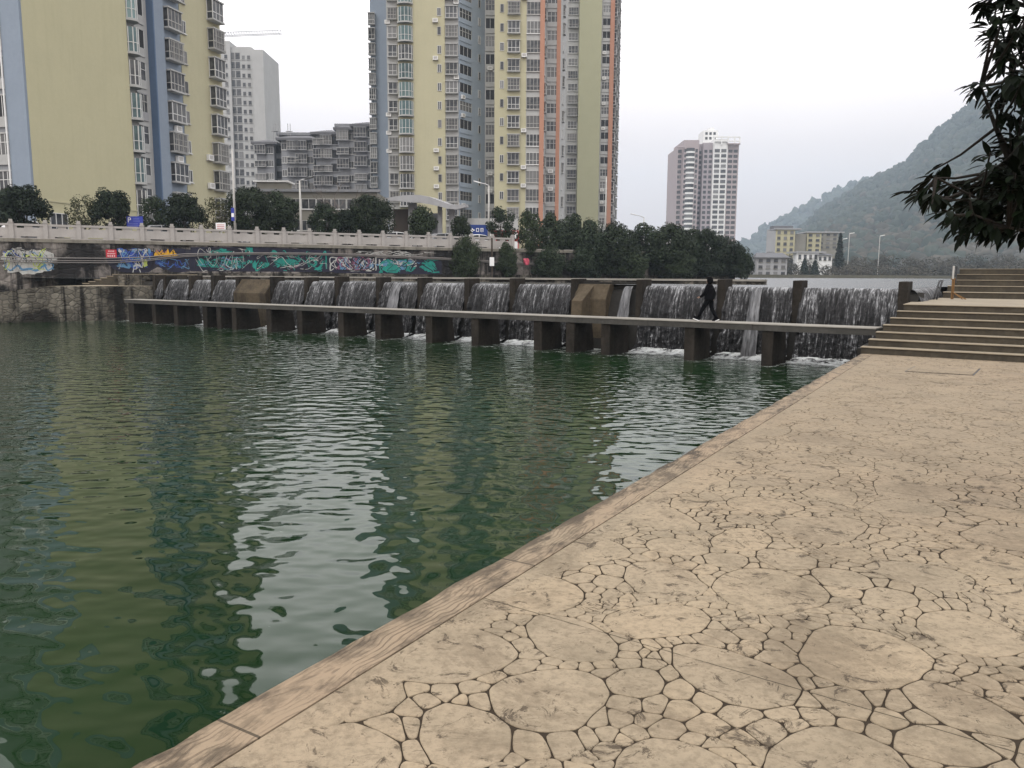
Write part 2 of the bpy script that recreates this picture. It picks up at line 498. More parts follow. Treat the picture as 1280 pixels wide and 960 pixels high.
g.l(g.math('MULTIPLY_ADD', foam, 0.6, 0.03), g.bs.inputs['Roughness'])
g.bs.inputs['IOR'].default_value = 1.42
g.bs.inputs['Specular Tint'].default_value = (0.86, 1.0, 0.86, 1)
M['water'] = g.mat

g = NG('still_upstream_water')
pos = g.pos()
u1 = g.noise(g.mapping(pos, (0.6, 0.6, 1)), 1.6, 4, 0.5)
g.bump(g.math('MULTIPLY', u1.outputs[0], 0.12), 1.0, 1.0)
g.bs.inputs['Base Color'].default_value = (0.03, 0.033, 0.034, 1)
g.bs.inputs['Roughness'].default_value = 0.25
g.bs.inputs['IOR'].default_value = 1.333
M['upwater'] = g.mat

b = MB(); b.box(-3000, 3000, -60, 4000, -4, -2.2)
tag(b.build('ground', M['ground']), 'bare ground sheet under the river and banks', 'ground', kind='structure')

b = MB()
up0, up1 = D2(-14, N_BASE + 0.2), D2(WLEN + 10, N_BASE + 0.2)
L0 = Vector((-140, 38)); 
b.add([(edge_at(-30).x, edge_at(-30).y, Z_WATER), (edge_at(40).x, edge_at(40).y, Z_WATER), (up1.x, up1.y + 12, Z_WATER), (-160, 70, Z_WATER), (-160, -40, Z_WATER)], [(0, 1, 2, 3, 4)])
tag(b.build('water', M['water']), 'dark green river below the weir with rippled reflections', 'river', kind='structure')

b = MB()
c0, c1 = D2(vpix(1130, 352, N_CREST - 0.35) - 0.1, N_CREST), D2(WLEN + 6, N_CREST)
b.add([(c0.x, c0.y, Z_UP), (XY(1172, 28.5).x, 28.5, Z_UP), (60, 60, Z_UP), (700, 260, Z_UP), (700, 620, Z_UP), (-20, 620, Z_UP), (-60, 90, Z_UP), (c1.x - 14, c1.y + 12, Z_UP), (c1.x, c1.y, Z_UP)], [tuple(range(8, -1, -1))])
tag(b.build('water', M['upwater']), 'pale still water held back above the weir', 'river', kind='structure')

# ---- promenade of stamped concrete
def promenade_mats():
    rotz = math.atan2(ED.y, ED.x)
    g = NG('stamped_flagstone_concrete')
    pos = g.pos()
    uv = g.mapping(pos, (1, 1, 0), (0, 0, 0))
    lo = g.noise(uv, 0.25, 6, 0.6)
    mid = g.noise(uv, 1.6, 8, 0.68)
    fine = g.noise(uv, 22, 6, 0.7)
    isl = g.n('ShaderNodeNewGeometry').outputs['Random Per Island']
    base = g.ramp(lo.outputs[0], [(0.3, (0.355, 0.250, 0.168)), (0.5, (0.315, 0.254, 0.180)), (0.72, (0.280, 0.238, 0.178))])
    base = g.mix(0.6, base, g.ramp(isl, [(0.0, (0.285, 0.232, 0.165)), (0.5, (0.318, 0.258, 0.182)), (1.0, (0.360, 0.285, 0.194))]))
    base = g.mix(g.ramp(mid.outputs[0], [(0.46, 0.0), (0.68, 0.6)]), base, (0.165, 0.138, 0.098))
    blot = g.noise(uv, 0.9, 10, 0.78, 0.6)
    base = g.mix(g.ramp(blot.outputs[0], [(0.50, 0.0), (0.60, 0.55)]), base, (0.140, 0.108, 0.076))
    fw_ = g.n('ShaderNodeVectorMath', operation='DOT_PRODUCT'); g.l(pos, fw_.inputs[0]); fw_.inputs[1].default_value = (DN.x / 20, DN.y / 20, 0)
    base = g.mix(g.ramp(fw_.outputs['Value'], [(0.25, 0.0), (0.5, 0.6)]), base, (0.235, 0.188, 0.135))  # far slabs darkened in colour to offset their bright grazing sheen
    chip = g.noise(uv, 5.0, 10, 0.8, 1.2)
    base = g.mix(g.ramp(chip.outputs[0], [(0.555, 0.0), (0.60, 0.9)]), base, (0.062, 0.048, 0.036))
    scr = g.noise(g.mapping(uv, (1, 2.6, 1), (0, 0, R(15))), 9.0, 7, 0.75, 1.5)
    base = g.mix(g.ramp(scr.outputs[0], [(0.60, 0.0), (0.66, 0.75)]), base, (0.075, 0.058, 0.042))
    base = g.mix(g.ramp(fine.outputs[0], [(0.46, 0.0), (0.66, 0.55)]), base, (0.135, 0.108, 0.076))
    pale = g.noise(uv, 30, 5, 0.7)
    base = g.mix(g.ramp(pale.outputs[0], [(0.58, 0.0), (0.72, 0.35)]), base, (0.36, 0.31, 0.23))
    du = g.n('ShaderNodeVectorMath', operation='DOT_PRODUCT'); g.l(pos, du.inputs[0]); du.inputs[1].default_value = (DN.x, DN.y, 0)
    ju = g.math('PINGPONG', g.math('ADD', g.math('ADD', du.outputs['Value'], 0.35), g.math('MULTIPLY', fine.outputs[0], 0.010)), 1.9)
    joint = g.math('MULTIPLY', g.math('LESS_THAN', ju, 0.004), g.ramp(mid.outputs[0], [(0.42, 0.0), (0.5, 0.75)]))
    c = g.mix(joint, base, (0.035, 0.028, 0.02))
    g.l(c, g.bs.inputs['Base Color'])
    g.bs.inputs['Roughness'].default_value = 0.8
    g.bs.inputs['Specular IOR Level'].default_value = 0.10
    hh = g.math('ADD', g.math('MULTIPLY', mid.outputs[0], 0.020), g.math('MULTIPLY', fine.outputs[0], 0.003))
    hh = g.math('ADD', hh, g.math('MULTIPLY', chip.outputs[0], 0.006))
    g.bump(hh, 0.9, 1.0)
    mst = g.mat
    g = NG('dirt_filled_groove')
    pos = g.pos()
    n1 = g.noise(pos, 0.9, 5, 0.65)
    farw = g.n('ShaderNodeVectorMath', operation='DOT_PRODUCT'); g.l(pos, farw.inputs[0]); farw.inputs[1].default_value = (DN.x / 20, DN.y / 20, 0)
    fill = g.ramp(farw.outputs['Value'], [(0.24, 0.0), (0.36, 0.06), (0.48, 0.26), (0.7, 0.36)])
    f = g.math('ADD', n1.outputs[0], fill)
    c = g.ramp(f, [(0.60, (0.038, 0.029, 0.021)), (0.72, (0.075, 0.060, 0.043)), (0.78, (0.17, 0.14, 0.098)), (0.9, (0.215, 0.177, 0.122))])
    g.l(c, g.bs.inputs['Base Color'])
    g.bs.inputs['Roughness'].default_value = 0.95
    g.bs.inputs['Specular IOR Level'].default_value = 0.1
    M['groove'] = g.mat
    g = NG('unused'); g.nt.nodes.clear(); bpy.data.materials.remove(g.mat)
    class _m: mat = mst
    g = _m
    m1 = g.mat
    # wood-grain stamped kerb
    g = NG('wood_grain_stamped_kerb')
    pos = g.pos()
    uv = g.mapping(pos, (1, 1, 0), (0, 0, -rotz))
    dn = g.noise(uv, 1.7, 3, 0.5)
    off = g.n('ShaderNodeVectorMath', operation='MULTIPLY_ADD')
    g.l(dn.outputs['Color'], off.inputs[0]); off.inputs[1].default_value = (0.0, 0.32, 0); g.l(uv, off.inputs[2])
    knot = g.n('ShaderNodeTexVoronoi', feature='F1', voronoi_dimensions='2D')
    g.l(g.mapping(off.outputs[0], (0.55, 3.6, 1)), knot.inputs['Vector']); knot.inputs['Scale'].default_value = 1.0
    ringw = g.math('SINE', g.math('MULTIPLY', knot.outputs['Distance'], 62.0))
    sepv = g.n('ShaderNodeSeparateXYZ'); g.l(off.outputs[0], sepv.inputs[0])
    gr = g.math('SINE', g.math('MULTIPLY', sepv.outputs['Y'], 190.0))
    kf = g.ramp(knot.outputs['Distance'], [(0.28, 1.0), (0.5, 0.0)])
    grain = g.mix(kf, gr, ringw)
    sg = g.n('ShaderNodeSeparateColor'); g.l(grain, sg.inputs[0])
    gn = g.noise(g.mapping(uv, (0.8, 3, 1)), 2.0, 5, 0.65)
    gl = g.math('MULTIPLY', g.ramp(sg.outputs[0], [(0.55, 0.0), (0.95, 1.0)]), g.ramp(gn.outputs[0], [(0.32, 0.15), (0.6, 0.9)]))
    lo = g.noise(uv, 0.5, 7, 0.65)
    c = g.ramp(lo.outputs[0], [(0.3, (0.285, 0.210, 0.142)), (0.7, (0.235, 0.190, 0.133))])
    c = g.mix(g.ramp(g.noise(g.mapping(uv, (1, 2, 1)), 2.4, 8, 0.7).outputs[0], [(0.50, 0.0), (0.66, 0.85)]), c, (0.055, 0.042, 0.032))
    LN = (-math.sin(rotz), math.cos(rotz), 0)
    dl = g.n('ShaderNodeVectorMath', operation='DOT_PRODUCT'); g.l(pos, dl.inputs[0]); dl.inputs[1].default_value = LN
    inner = g.math('SUBTRACT', E0.x * LN[0] + E0.y * LN[1], dl.outputs['Value'])
    gm = g.math('ADD', g.noise(g.mapping(uv, (1, 2, 1)), 3.0, 8, 0.75).outputs[0], g.ramp(g.math('MULTIPLY', inner, 4.0), [(0.0, 0.16), (0.25, 0.06), (0.6, -0.06)]))
    gm2 = g.noise(uv, 0.45, 3, 0.5)
    c = g.mix(g.math('MULTIPLY', g.ramp(gm, [(0.49, 0.0), (0.60, 0.9)]), g.ramp(gm2.outputs[0], [(0.40, 0.25), (0.55, 1.0)])), c, (0.045, 0.035, 0.026))
    c = g.mix(g.math('MULTIPLY', gl, 0.6), c, (0.085, 0.064, 0.046))
    sx_ = g.n('ShaderNodeSeparateXYZ'); g.l(uv, sx_.inputs[0])
    jn = g.math('LESS_THAN', g.math('PINGPONG', g.math('ADD', sx_.outputs['X'], 0.2), 1.1), 0.007)
    c = g.mix(g.math('MULTIPLY', jn, 0.8), c, (0.035, 0.028, 0.02))
    g.l(c, g.bs.inputs['Base Color'])
    g.bs.inputs['Roughness'].default_value = 0.8
    g.bs.inputs['Specular IOR Level'].default_value = 0.25
    g.bump(g.math('SUBTRACT', g.math('MULTIPLY', lo.outputs[0], 0.01), g.math('MULTIPLY', gl, 0.008)), 0.8, 1.0)
    return m1, g.mat
M['stamped'], M['grain'] = promenade_mats()

ER = Vector((ED.y, -ED.x))                 # to the right of the edge
s0, s1 = -14.0, S_ST + 16
KW = 0.27
def flagstones(b):
    """power diagram of large stones set among small ones, every stone a low rounded block"""
    rd = random.Random(7)
    U0, U1, V0, V1 = -2.6, S_ST - 0.06, KW + 0.13, 8.6
    cell = 0.4
    grid = {}
    pts = []
    def near(x, y, rng_):
        i0, j0 = int(x // cell), int(y // cell)
        k = int(rng_ // cell) + 1
        for i in range(i0 - k, i0 + k + 1):
            for j in range(j0 - k, j0 + k + 1):
                for q_ in grid.get((i, j), ()): yield q_
    def put(x, y, r):
        grid.setdefault((int(x // cell), int(y // cell)), []).append(len(pts)); pts.append((x, y, r))
    for rlo, rhi, gap, tries in ((0.22, 0.34, 0.03, 14000), (0.12, 0.19, 0.02, 9000), (0.040, 0.064, 0.001, 60000), (0.024, 0.036, 0.000, 130000)):
        for _ in range(tries):
            x, y, r = rd.uniform(U0, U1), rd.uniform(V0, V1), rd.uniform(rlo, rhi)
            ok = True
            for q_ in near(x, y, r + 0.36):
                X, Y, Rq = pts[q_]
                if (X - x) ** 2 + ((Y - y) * 1.0) ** 2 < (r + Rq + gap) ** 2: ok = False; break
            if ok: put(x, y, r)
    for i, (x, y, r) in enumerate(pts):
        poly = [(U0, V0), (U1, V0), (U1, V1), (U0, V1)]
        big = r > .12
        gw = max(0.0018, 0.0031 + 0.0026 * mnoise.noise(Vector((x * 1.3, y * 1.3, 5))))
        for q_ in near(x, y, r + 0.75 if big else 0.5):
            if q_ == i: continue
            X, Y, Rq = pts[q_]
            dx, dy = X - x, Y - y
            d = math.hypot(dx, dy)
            if d > r + Rq + 0.34: continue
            dx /= d; dy /= d
            t = (d * d + r * r - Rq * Rq) / (2 * d) - gw
            out = []
            n = len(poly)
            for k in range(n):
                a, c = poly[k], poly[(k + 1) % n]
                sa = (a[0] - x) * dx + (a[1] - y) * dy - t
                sc = (c[0] - x) * dx + (c[1] - y) * dy - t
                if sa <= 0: out.append(a)
                if (sa < 0 < sc) or (sc < 0 < sa):
                    f = sa / (sa - sc); out.append((a[0] + (c[0] - a[0]) * f, a[1] + (c[1] - a[1]) * f))
            poly = out
            if len(poly) < 3: break
        if len(poly) < 3: continue
        # subdivide long sides, then round the corners
        sub = []
        n = len(poly)
        for k in range(n):
            a, c = poly[k], poly[(k + 1) % n]
            L = math.hypot(c[0] - a[0], c[1] - a[1])
            m_ = max(1, int(L / (0.07 if big else 0.2)))
            for j in range(m_): sub.append((a[0] + (c[0] - a[0]) * j / m_, a[1] + (c[1] - a[1]) * j / m_))
        poly = sub
        for _ in range(2):
            n = len(poly); out = []
            for k in range(n):
                a, c = poly[k], poly[(k + 1) % n]
                k_ = .17 if _ == 0 else .25
                out += [(a[0] * (1 - k_) + c[0] * k_, a[1] * (1 - k_) + c[1] * k_), (a[0] * k_ + c[0] * (1 - k_), a[1] * k_ + c[1] * (1 - k_))]
            poly = out
        n = len(poly)
        if n < 3: continue
        top, mid_, low = [], [], []
        hz = rd.uniform(-.0012, .0006)
        for u, v in poly:
            jx = mnoise.noise(Vector((u * 14, v * 14, 1))) * .006; jy = mnoise.noise(Vector((u * 14, v * 14, 8))) * .006
            uu = u + 0.16 * mnoise.noise(Vector((u * 1.6, v * 1.6, 3))) + jx
            vv = v + 0.16 * mnoise.noise(Vector((u * 1.6, v * 1.6, 6))) * min(1, .35 + (v - V0) * 2) * min(1, (V1 - v)) + jy
            uu = min(U1, uu)
            cu = x + (uu - x); p = edge_at(uu) + ER * vv
            ci = edge_at(uu - (uu - x) * .0) + ER * vv
            c_ = edge_at(x) + ER * y
            dirv = (c_ - p); L = dirv.length or 1
            p2 = p + dirv / L * min(.004, L * .3)
            top.append((p2.x, p2.y, hz)); mid_.append((p.x, p.y, hz - .003)); low.append((p.x, p.y, -0.012))
        vs = top + mid_ + low
        fs = [tuple(range(n))]
        for r_ in range(2):
            fs += [((r_ + 1) * n + k, (r_ + 1) * n + (k + 1) % n, r_ * n + (k + 1) % n, r_ * n + k) for k in range(n)]
        ar = sum(top[k][0] * top[(k + 1) % n][1] - top[(k + 1) % n][0] * top[k][1] for k in range(n))
        if ar < 0: fs = [tuple(reversed(f)) for f in fs]
        b.add(vs, fs, 0)
    print('stones', len(pts))
    return U0, U1, V0, V1
b = MB()
U0, U1, V0, V1 = flagstones(b)
b.prism([edge_at(U0) + ER * (KW + .20), edge_at(s1) + ER * (KW + .20), edge_at(s1) + ER * V1, edge_at(U0) + ER * V1], -2.5, -0.0065, 1)
b.prism([edge_at(U0) + ER * (KW + .007), edge_at(s1) + ER * (KW + .007), edge_at(s1) + ER * (KW + .199), edge_at(U0) + ER * (KW + .199)], -2.5, -0.0012, 0)
b.prism([edge_at(s0) + ER * (V1 + .01), edge_at(s1) + ER * (V1 + .01), edge_at(s1) + ER * 45, edge_at(s0) + ER * 45], -2.5, 0, 0)
b.prism([edge_at(s0) + ER * (KW + .012), edge_at(U0 - .01) + ER * (KW + .012), edge_at(U0 - .01) + ER * V1, edge_at(s0) + ER * V1], -2.5, 0, 0)
tag(b.build('promenade', [M['stamped'], M['groove']]), 'stamped flagstone concrete riverside promenade', 'pavement', kind='structure')
b = MB()
# kerb with a slightly worn, uneven outer edge
n = 260
top, bot = [], []
for i in range(n + 1):
    s = s0 + (S_ST + 0.3 - s0) * i / n
    j = 0.020 * mnoise.noise(Vector((s * 2.1, 0, 3))) + 0.016 * mnoise.noise(Vector((s * 7.3, 0, 9)))
    a0 = edge_at(s) + ER * j
    a1 = edge_at(s) + ER * (0.028 + j)
    a2 = edge_at(s) + ER * KW
    top.append([(a0.x, a0.y, -2.5), (a0.x, a0.y, -0.03), (a1.x, a1.y, 0.002), (a2.x, a2.y, 0.002), (a2.x, a2.y, -0.06)])
vs = [p for r in top for p in r]
fs = []
for i in range(n):
    for k in range(4):
        fs.append((i * 5 + k, i * 5 + k + 1, (i + 1) * 5 + k + 1, (i + 1) * 5 + k))
b.add(vs, fs)
b.f = [tuple(reversed(f)) for f in b.f]
tag(b.build('kerb', M['grain']), 'wood-grain stamped concrete kerb along the water', 'kerb', kind='structure')

# hatch let into the promenade
hq = [PZ(1131, 464.5, 0), PZ(1143, 458, 0), PZ(1226, 461, 0), PZ(1217, 469.5, 0)]
hc = sum(hq, Vector()) / 4
rt = empty('access_hatch', (hc.x, hc.y, 0.0))
tag(rt, 'flat concrete access hatch with dark rim in the promenade', 'hatch')
b = MB(); b.prism([Vector(p[:2]) for p in hq], 0.0005, 0.006); b.build('rim', M['darkmetal'], rt, rel=True)
b = MB(); b.prism([Vector((hc + (p - hc) * 0.955)[:2]) for p in hq], 0.004, 0.014); b.build('cover', M['stamped'], rt, rel=True)

# ---- stairs at the weir end
M['tread'] = plain('lit_worn_tread', (0.235, 0.198, 0.145), 0.85, 0.2, 1.2, 0.3)
M['riser'] = plain('shaded_stained_riser', (0.050, 0.042, 0.030), 0.9, 0.45, 1.0, 0.4, 0.7, (0.022, 0.019, 0.015))  # treads pale, risers dark: light from above put into the colours
st = empty('stone_stairs', (edge_at(S_ST).x, edge_at(S_ST).y, 0))
tag(st, 'wide weathered concrete steps rising from the promenade beside the weir', 'stairs')
RZ = -DV                                    # to the right along the stairs
def stair_flight(parent, s_start, run, rise, nstep, z0, right, left0=0.0, s_end=None, dleft=0.0):
    for k in range(nstep):
        z1 = z0 + rise * (k + 1)
        sA = s_start + run * k
        sB = s_end if (k == nstep - 1 and s_end is not None) else s_start + run * (k + 1)
        o = edge_at(sA) + RZ * (left0 + dleft * k); q = edge_at(sB) + RZ * (left0 + dleft * k)
        # riser body
        b = MB()
        b.prism([o, o + RZ * right, q + RZ * right, q], z0 - 0.5 if k == 0 else z0 + rise * k - 0.3, z1 - 0.018)
        t = -0.025
        a = o + ED * t
        m_ = 150
        fr = []
        for j in range(m_ + 1):
            w_ = (j / m_) ** 1.5 * right
            ch = 0.010 * mnoise.noise(Vector((w_ * 3.1, k * 3.7, z0))) + 0.018 * max(0, mnoise.noise(Vector((w_ * 6.3, k * 5.1, z0 + 4))) - .25)
            fr.append(a + RZ * (w_ - .01) + ED * ch)
        b.prism(fr + [q + ED * 0.001 + RZ * right, q - RZ * 0.01 + ED * 0.001], z1 - 0.018, z1, 1)
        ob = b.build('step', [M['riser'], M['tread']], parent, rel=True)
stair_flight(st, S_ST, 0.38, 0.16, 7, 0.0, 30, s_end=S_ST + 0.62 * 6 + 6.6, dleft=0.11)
S_UP = S_ST + 0.62 * 6 + 6.4
st2 = empty('stone_stairs', (edge_at(S_UP).x, edge_at(S_UP).y, Z_LAND))
tag(st2, 'upper flight of weathered steps behind the landing and handrail post', 'stairs')
stair_flight(st2, S_UP, 0.9, 0.20, 5, Z_LAND, 32, left0=1.15, s_end=S_UP + 12, dleft=0.08)
# abutment wall between stairs and weir
b = MB(); 
b.prism([edge_at(S_ST + 0.3) - RZ * 0.12, edge_at(S_ST + 0.3) + RZ * 0.0, edge_at(S_ST + 11) + RZ * 0.0, edge_at(S_ST + 11) - RZ * .12], -2.0, 0.10)
tag(b.build('abutment_wall', M['wet'], loc=(0, 0, 0)), 'dark wet concrete abutment wall between the weir and the steps', 'wall')

# handrail post on the landing
hp = PZ(1189, 374, Z_LAND)
rt = empty('gate_post', hp)
tag(rt, 'rusty braced steel gate post on the stair landing', 'post')
k_ = hp.y / 1000.0
b = MB()
for dx in (0, 0.06): b.tube([(dx * 0.8, 0, 0), (dx * .8, 0, 25 * k_)], 0.022, 8)
b.tube([(-0.05, 0, 25 * k_), (0.08, 0, 25 * k_)], 0.02, 8)
b.build('lower_post', M['rust'], rt)
b = MB(); b.tube([(0, 0, 25 * k_), (0, 0, 41 * k_)], 0.03, 8); b.build('upper_post', M['cage'], rt)
b = MB()
for kz in (24, 29, 34, 39): b.tube([(0.02, 0, kz * k_), (0.10, 0, (kz - 1.0) * k_)], 0.014, 6)
b.tube([(0.10, 0, 20 * k_), (0.10, 0, 40 * k_)], 0.018, 6)
b.build('hinge_bar', M['darkmetal'], rt)
b = MB()
for dx in (9, 13): b.tube([(0.0, -0.02, 9 * k_), (dx * k_, -0.25, 0)], 0.016, 6)
b.build('brace', M['rust'], rt)
rt = empty('handrail', PZ(1167, 374.5, Z_LAND))
tag(rt, 'black bent pipe handrail beside the landing edge', 'handrail')
for dx in (0, 3.5):
    b = MB(); b.tube([(dx * k_, 0, 0), ((dx + 5) * k_, .1, 12 * k_), ((dx + 9) * k_, .2, 20 * k_), ((dx + 12) * k_, .3, 22.5 * k_), ((20) * k_, .5, 23 * k_)], 0.028, 8)
    b.build('pipe', M['darkmetal'], rt, smooth=True)

# ------------------------------------------------------------------ weir
def mat_curtain():
    g = NG('falling_water')
    co = g.coord()
    s1 = g.noise(g.mapping(co, (1, 0.2, 0.045)), 15.0, 6, 0.68, 0.15)
    s2 = g.noise(g.mapping(co, (1, 0.3, 0.30)), 22.0, 5, 0.7, 0.6)
    s3 = g.noise(g.mapping(co, (1, 0.4, 0.8)), 9.0, 5, 0.7, 0.8)
    lg = g.noise(g.mapping(co, (1, 0.2, 0.05)), 1.3, 2, 0.5)
    sep = g.n('ShaderNodeSeparateXYZ'); g.l(co, sep.inputs[0])
    topf = g.ramp(g.math('MULTIPLY_ADD', sep.outputs['Z'], 1 / 2.4, 0.35), [(0.1, 0.0), (0.55, 0.0), (0.90, 0.06), (0.975, 0.14)])
    f = g.math('ADD', g.math('MULTIPLY', s1.outputs[0], 0.6), g.math('MULTIPLY', s2.outputs[0], 0.28))
    f = g.math('ADD', f, g.math('MULTIPLY', s3.outputs[0], 0.20))
    f = g.math('ADD', f, g.math('MULTIPLY', lg.outputs[0], 0.16))
    f = g.math('ADD', f, topf)
    fil = g.math('SUBTRACT', 1.0, g.math('MULTIPLY', g.math('ABSOLUTE', g.math('SUBTRACT', g.noise(g.mapping(co, (1, 0.2, 0.03)), 7.0, 3, 0.6, 0.3).outputs[0], 0.5)), 34.0), clamp=True)
    filb = g.ramp(g.noise(g.mapping(co, (1, .3, .5)), 3.0, 4, 0.6).outputs[0], [(0.42, 0.0), (0.6, 1.0)])
    f = g.math('ADD', f, g.math('MULTIPLY', g.math('MULTIPLY', fil, filb), 0.13))
    lump = g.noise(g.mapping(co, (1, .3, .75)), 13.0, 3, 0.6, 0.5)
    lowm = g.ramp(g.math('MULTIPLY_ADD', sep.outputs['Z'], 1 / 2.4, 0.35), [(0.2, 0.55), (0.75, 0.0)])
    f = g.math('ADD', f, g.math('MULTIPLY', g.math('SUBTRACT', lump.outputs[0], 0.5), lowm))
    c = g.ramp(f, [(0.57, (0.004, 0.004, 0.0045)), (0.65, (0.016, 0.0155, 0.017)), (0.73, (0.075, 0.075, 0.079)), (0.83, (0.36, 0.365, 0.38))])
    g.l(c, g.bs.inputs['Base Color'])
    g.bs.inputs['Roughness'].default_value = 0.5
    g.bs.inputs['Specular IOR Level'].default_value = 0.2
    g.bump(f, 0.9, 0.10)
    return g.mat
M['curtain'] = mat_curtain()
g = NG('white_foam')
co = g.coord()
fn = g.noise(co, 3.0, 7, 0.7, 0.6)
tr = g.n('ShaderNodeBsdfTransparent')
mx = g.n('ShaderNodeMixShader')
g.bs.inputs['Base Color'].default_value = (0.66, 0.68, 0.68, 1)
g.bs.inputs['Roughness'].default_value = 0.8
g.l(g.ramp(fn.outputs[0], [(0.36, 0.0), (0.56, 1.0)]), mx.inputs[0])
g.l(tr.outputs[0], mx.inputs[1]); g.l(g.bs.outputs[0], mx.inputs[2]); g.l(mx.outputs[0], g.out.inputs['Surface'])
g.bump(fn.outputs[0], 1.0, 0.1)
M['foam'] = g.mat

WLOC = (W0.x, W0.y, 0)
weir = empty('weir', WLOC, DROT)
# local frame: x along the weir to the far bank, y = downstream if negative sign below
YS = 1.0 if (Matrix.Rotation(DROT, 2) @ Vector((0, 1))).dot(DN) > 0 else -1.0
tag(weir, 'long concrete overflow weir with walkway on piers across the river', 'weir')
posts_px = [1130, 997, 902, 800, 718, 641, 584, 525, 473, 421, 383, 340, 297, 266, 238, 206, 193]
piers_px = [952, 855, 751, 707, 667, 589, 532, 469, 423, 372, 334, 291, 272, 255, 219, 192, 163]
def yl(nn): return YS * nn
def lbox(b, v0, v1, n0, n1, z0, z1, mi=0):
    y0, y1 = sorted((yl(n0), yl(n1)))
    b.box(v0, v1, y0, y1, z0, z1, mi)
# face body
prof_n = []
def face(t):
    """profile of the fall: t 0 at crest .. 1 at foot -> (n, z)"""
    n = N_CREST - (N_CREST - N_BASE) * (t ** 0.75)
    z = Z_UP - (Z_UP - Z_WATER + 0.05) * (t ** 1.35)
    return n, z
b = MB()
pr = [(yl(face(i / 10)[0] + 0.10), face(i / 10)[1] - 0.09) for i in range(11)]
pr = [(yl(N_CREST + 1.0), Z_UP - 0.12)] + pr + [(yl(N_BASE + .1), -2.2), (yl(N_CREST + 1.0), -2.2)]
b.profx(pr, -0.6, WLEN + 2.5)
b.build('spillway', M['wet'], weir)
b = MB()
seg = 11
for i in range(seg):
    a0 = WLEN * i / seg
    a1 = WLEN * (i + 1) / seg - (0.012 if i < seg - 1 else 0)
    dz = 0.008 * mnoise.noise(Vector((i * 1.7, 5, 2)))
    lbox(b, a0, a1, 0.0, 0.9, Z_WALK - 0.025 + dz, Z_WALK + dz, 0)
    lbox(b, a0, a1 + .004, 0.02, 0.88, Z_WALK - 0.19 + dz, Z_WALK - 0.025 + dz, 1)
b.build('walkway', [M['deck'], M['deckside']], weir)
vp = []
for px in piers_px:
    v = vpix(px, 430, 0.06)
    vp.append(v)
    b = MB()
    w = 0.32
    if px in (163,): w = 0.5
    prof = [(yl(0.06), -2.0), (yl(0.06), Z_WALK - 0.19), (yl(1.25), Z_WALK - 0.19), (yl(1.62), -2.0)]
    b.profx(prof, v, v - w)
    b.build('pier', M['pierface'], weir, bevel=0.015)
vpost = []
for px in posts_px:
    v = vpix(px, 352, N_CREST - 0.35)
    vpost.append(v)
    b = MB()
    w = 0.26
    ztop = Z_UP + 0.22 + random.uniform(-.03, .03)
    prof = [(yl(N_CREST + .3), ztop), (yl(N_CREST - .38), ztop - 0.01), (yl(N_CREST - .40), 0.9), (yl(N_CREST - .44), -1.2), (yl(N_CREST + .3), -1.2)]
    b.profx(prof, v - w / 2, v + w / 2)
    b.build('crest_post', M['pierface'], weir, bevel=0.02)

def curtain(v0, v1, label, top=None):
    nx = max(10, int(abs(v1 - v0) * 22)); nz = 46
    vs = []
    for j in range(nz + 1):
        t = j / nz
        n_, z_ = face(t)
        for i in range(nx + 1):
            v = v0 + (v1 - v0) * i / nx
            a = mnoise.noise(Vector((v * 3.2, z_ * .25, 1))) * 0.07 + mnoise.noise(Vector((v * 9, z_ * .8, 4))) * 0.035
            e = min(i, nx - i) / nx * abs(v1 - v0)
            a += (mnoise.noise(Vector((v * 7, z_ * 6, 11))) + .5 * mnoise.noise(Vector((v * 15, z_ * 11, 13)))) * 0.07 * min(1, t * 1.6)
            edge = 0.17 * math.exp(-(e / 0.13) ** 2) * (0.25 + t)
            r_ = (a * (0.15 + t)) + edge * (0.6 + mnoise.noise(Vector((v * 5, z_ * 5, 2))))
            vs.append((v, yl(n_ - r_), z_ + (0.0 if j else 0.004)))
    fs = []
    for j in range(nz):
        for i in range(nx):
            a = j * (nx + 1) + i
            fs.append((a, a + 1, a + nx + 2, a + nx + 1))
    b = MB(); b.add(vs, fs)
    o = b.build('water_curtain', M['curtain'], smooth=True, loc=WLOC, rz=DROT)
    tag(o, label, 'waterfall', 'curtains of water falling over the weir', 'structure')
    # foam at the foot
    b = MB()
    vs = []; nx2 = max(6, int(abs(v1 - v0) * 6)); 
    for i in range(nx2 + 1):
        v = v0 + (v1 - v0) * i / nx2
        ww = 0.30 + 0.8 * abs(mnoise.noise(Vector((v * 1.4, 7, 2)))) + 0.12 * mnoise.noise(Vector((v * 6, 1, 2)))
        vs += [(v, yl(N_BASE + 0.05), Z_WATER + 0.16), (v, yl(N_BASE - 0.14), Z_WATER + 0.11), (v, yl(N_BASE - 0.12 - ww), Z_WATER + 0.006)]
    fs = []
    for i in range(nx2):
        for k in range(2):
            fs.append((i * 3 + k, i * 3 + k + 1, i * 3 + k + 4, i * 3 + k + 3))
    b.add(vs, fs)
    o = b.build('foam', M['foam'], smooth=True, loc=WLOC, rz=DROT)
    tag(o, 'white foam at the foot of the weir where the water lands', 'foam', 'foam strips at the foot of the weir', 'stuff')
names = ['beside the landing', 'right of the walking person', 'behind the walking person', None, 'left of the broken bay']
bays = []
for i in range(len(vpost) - 1):
    bays.append((vpost[i] + 0.10, vpost[i + 1] - 0.10))
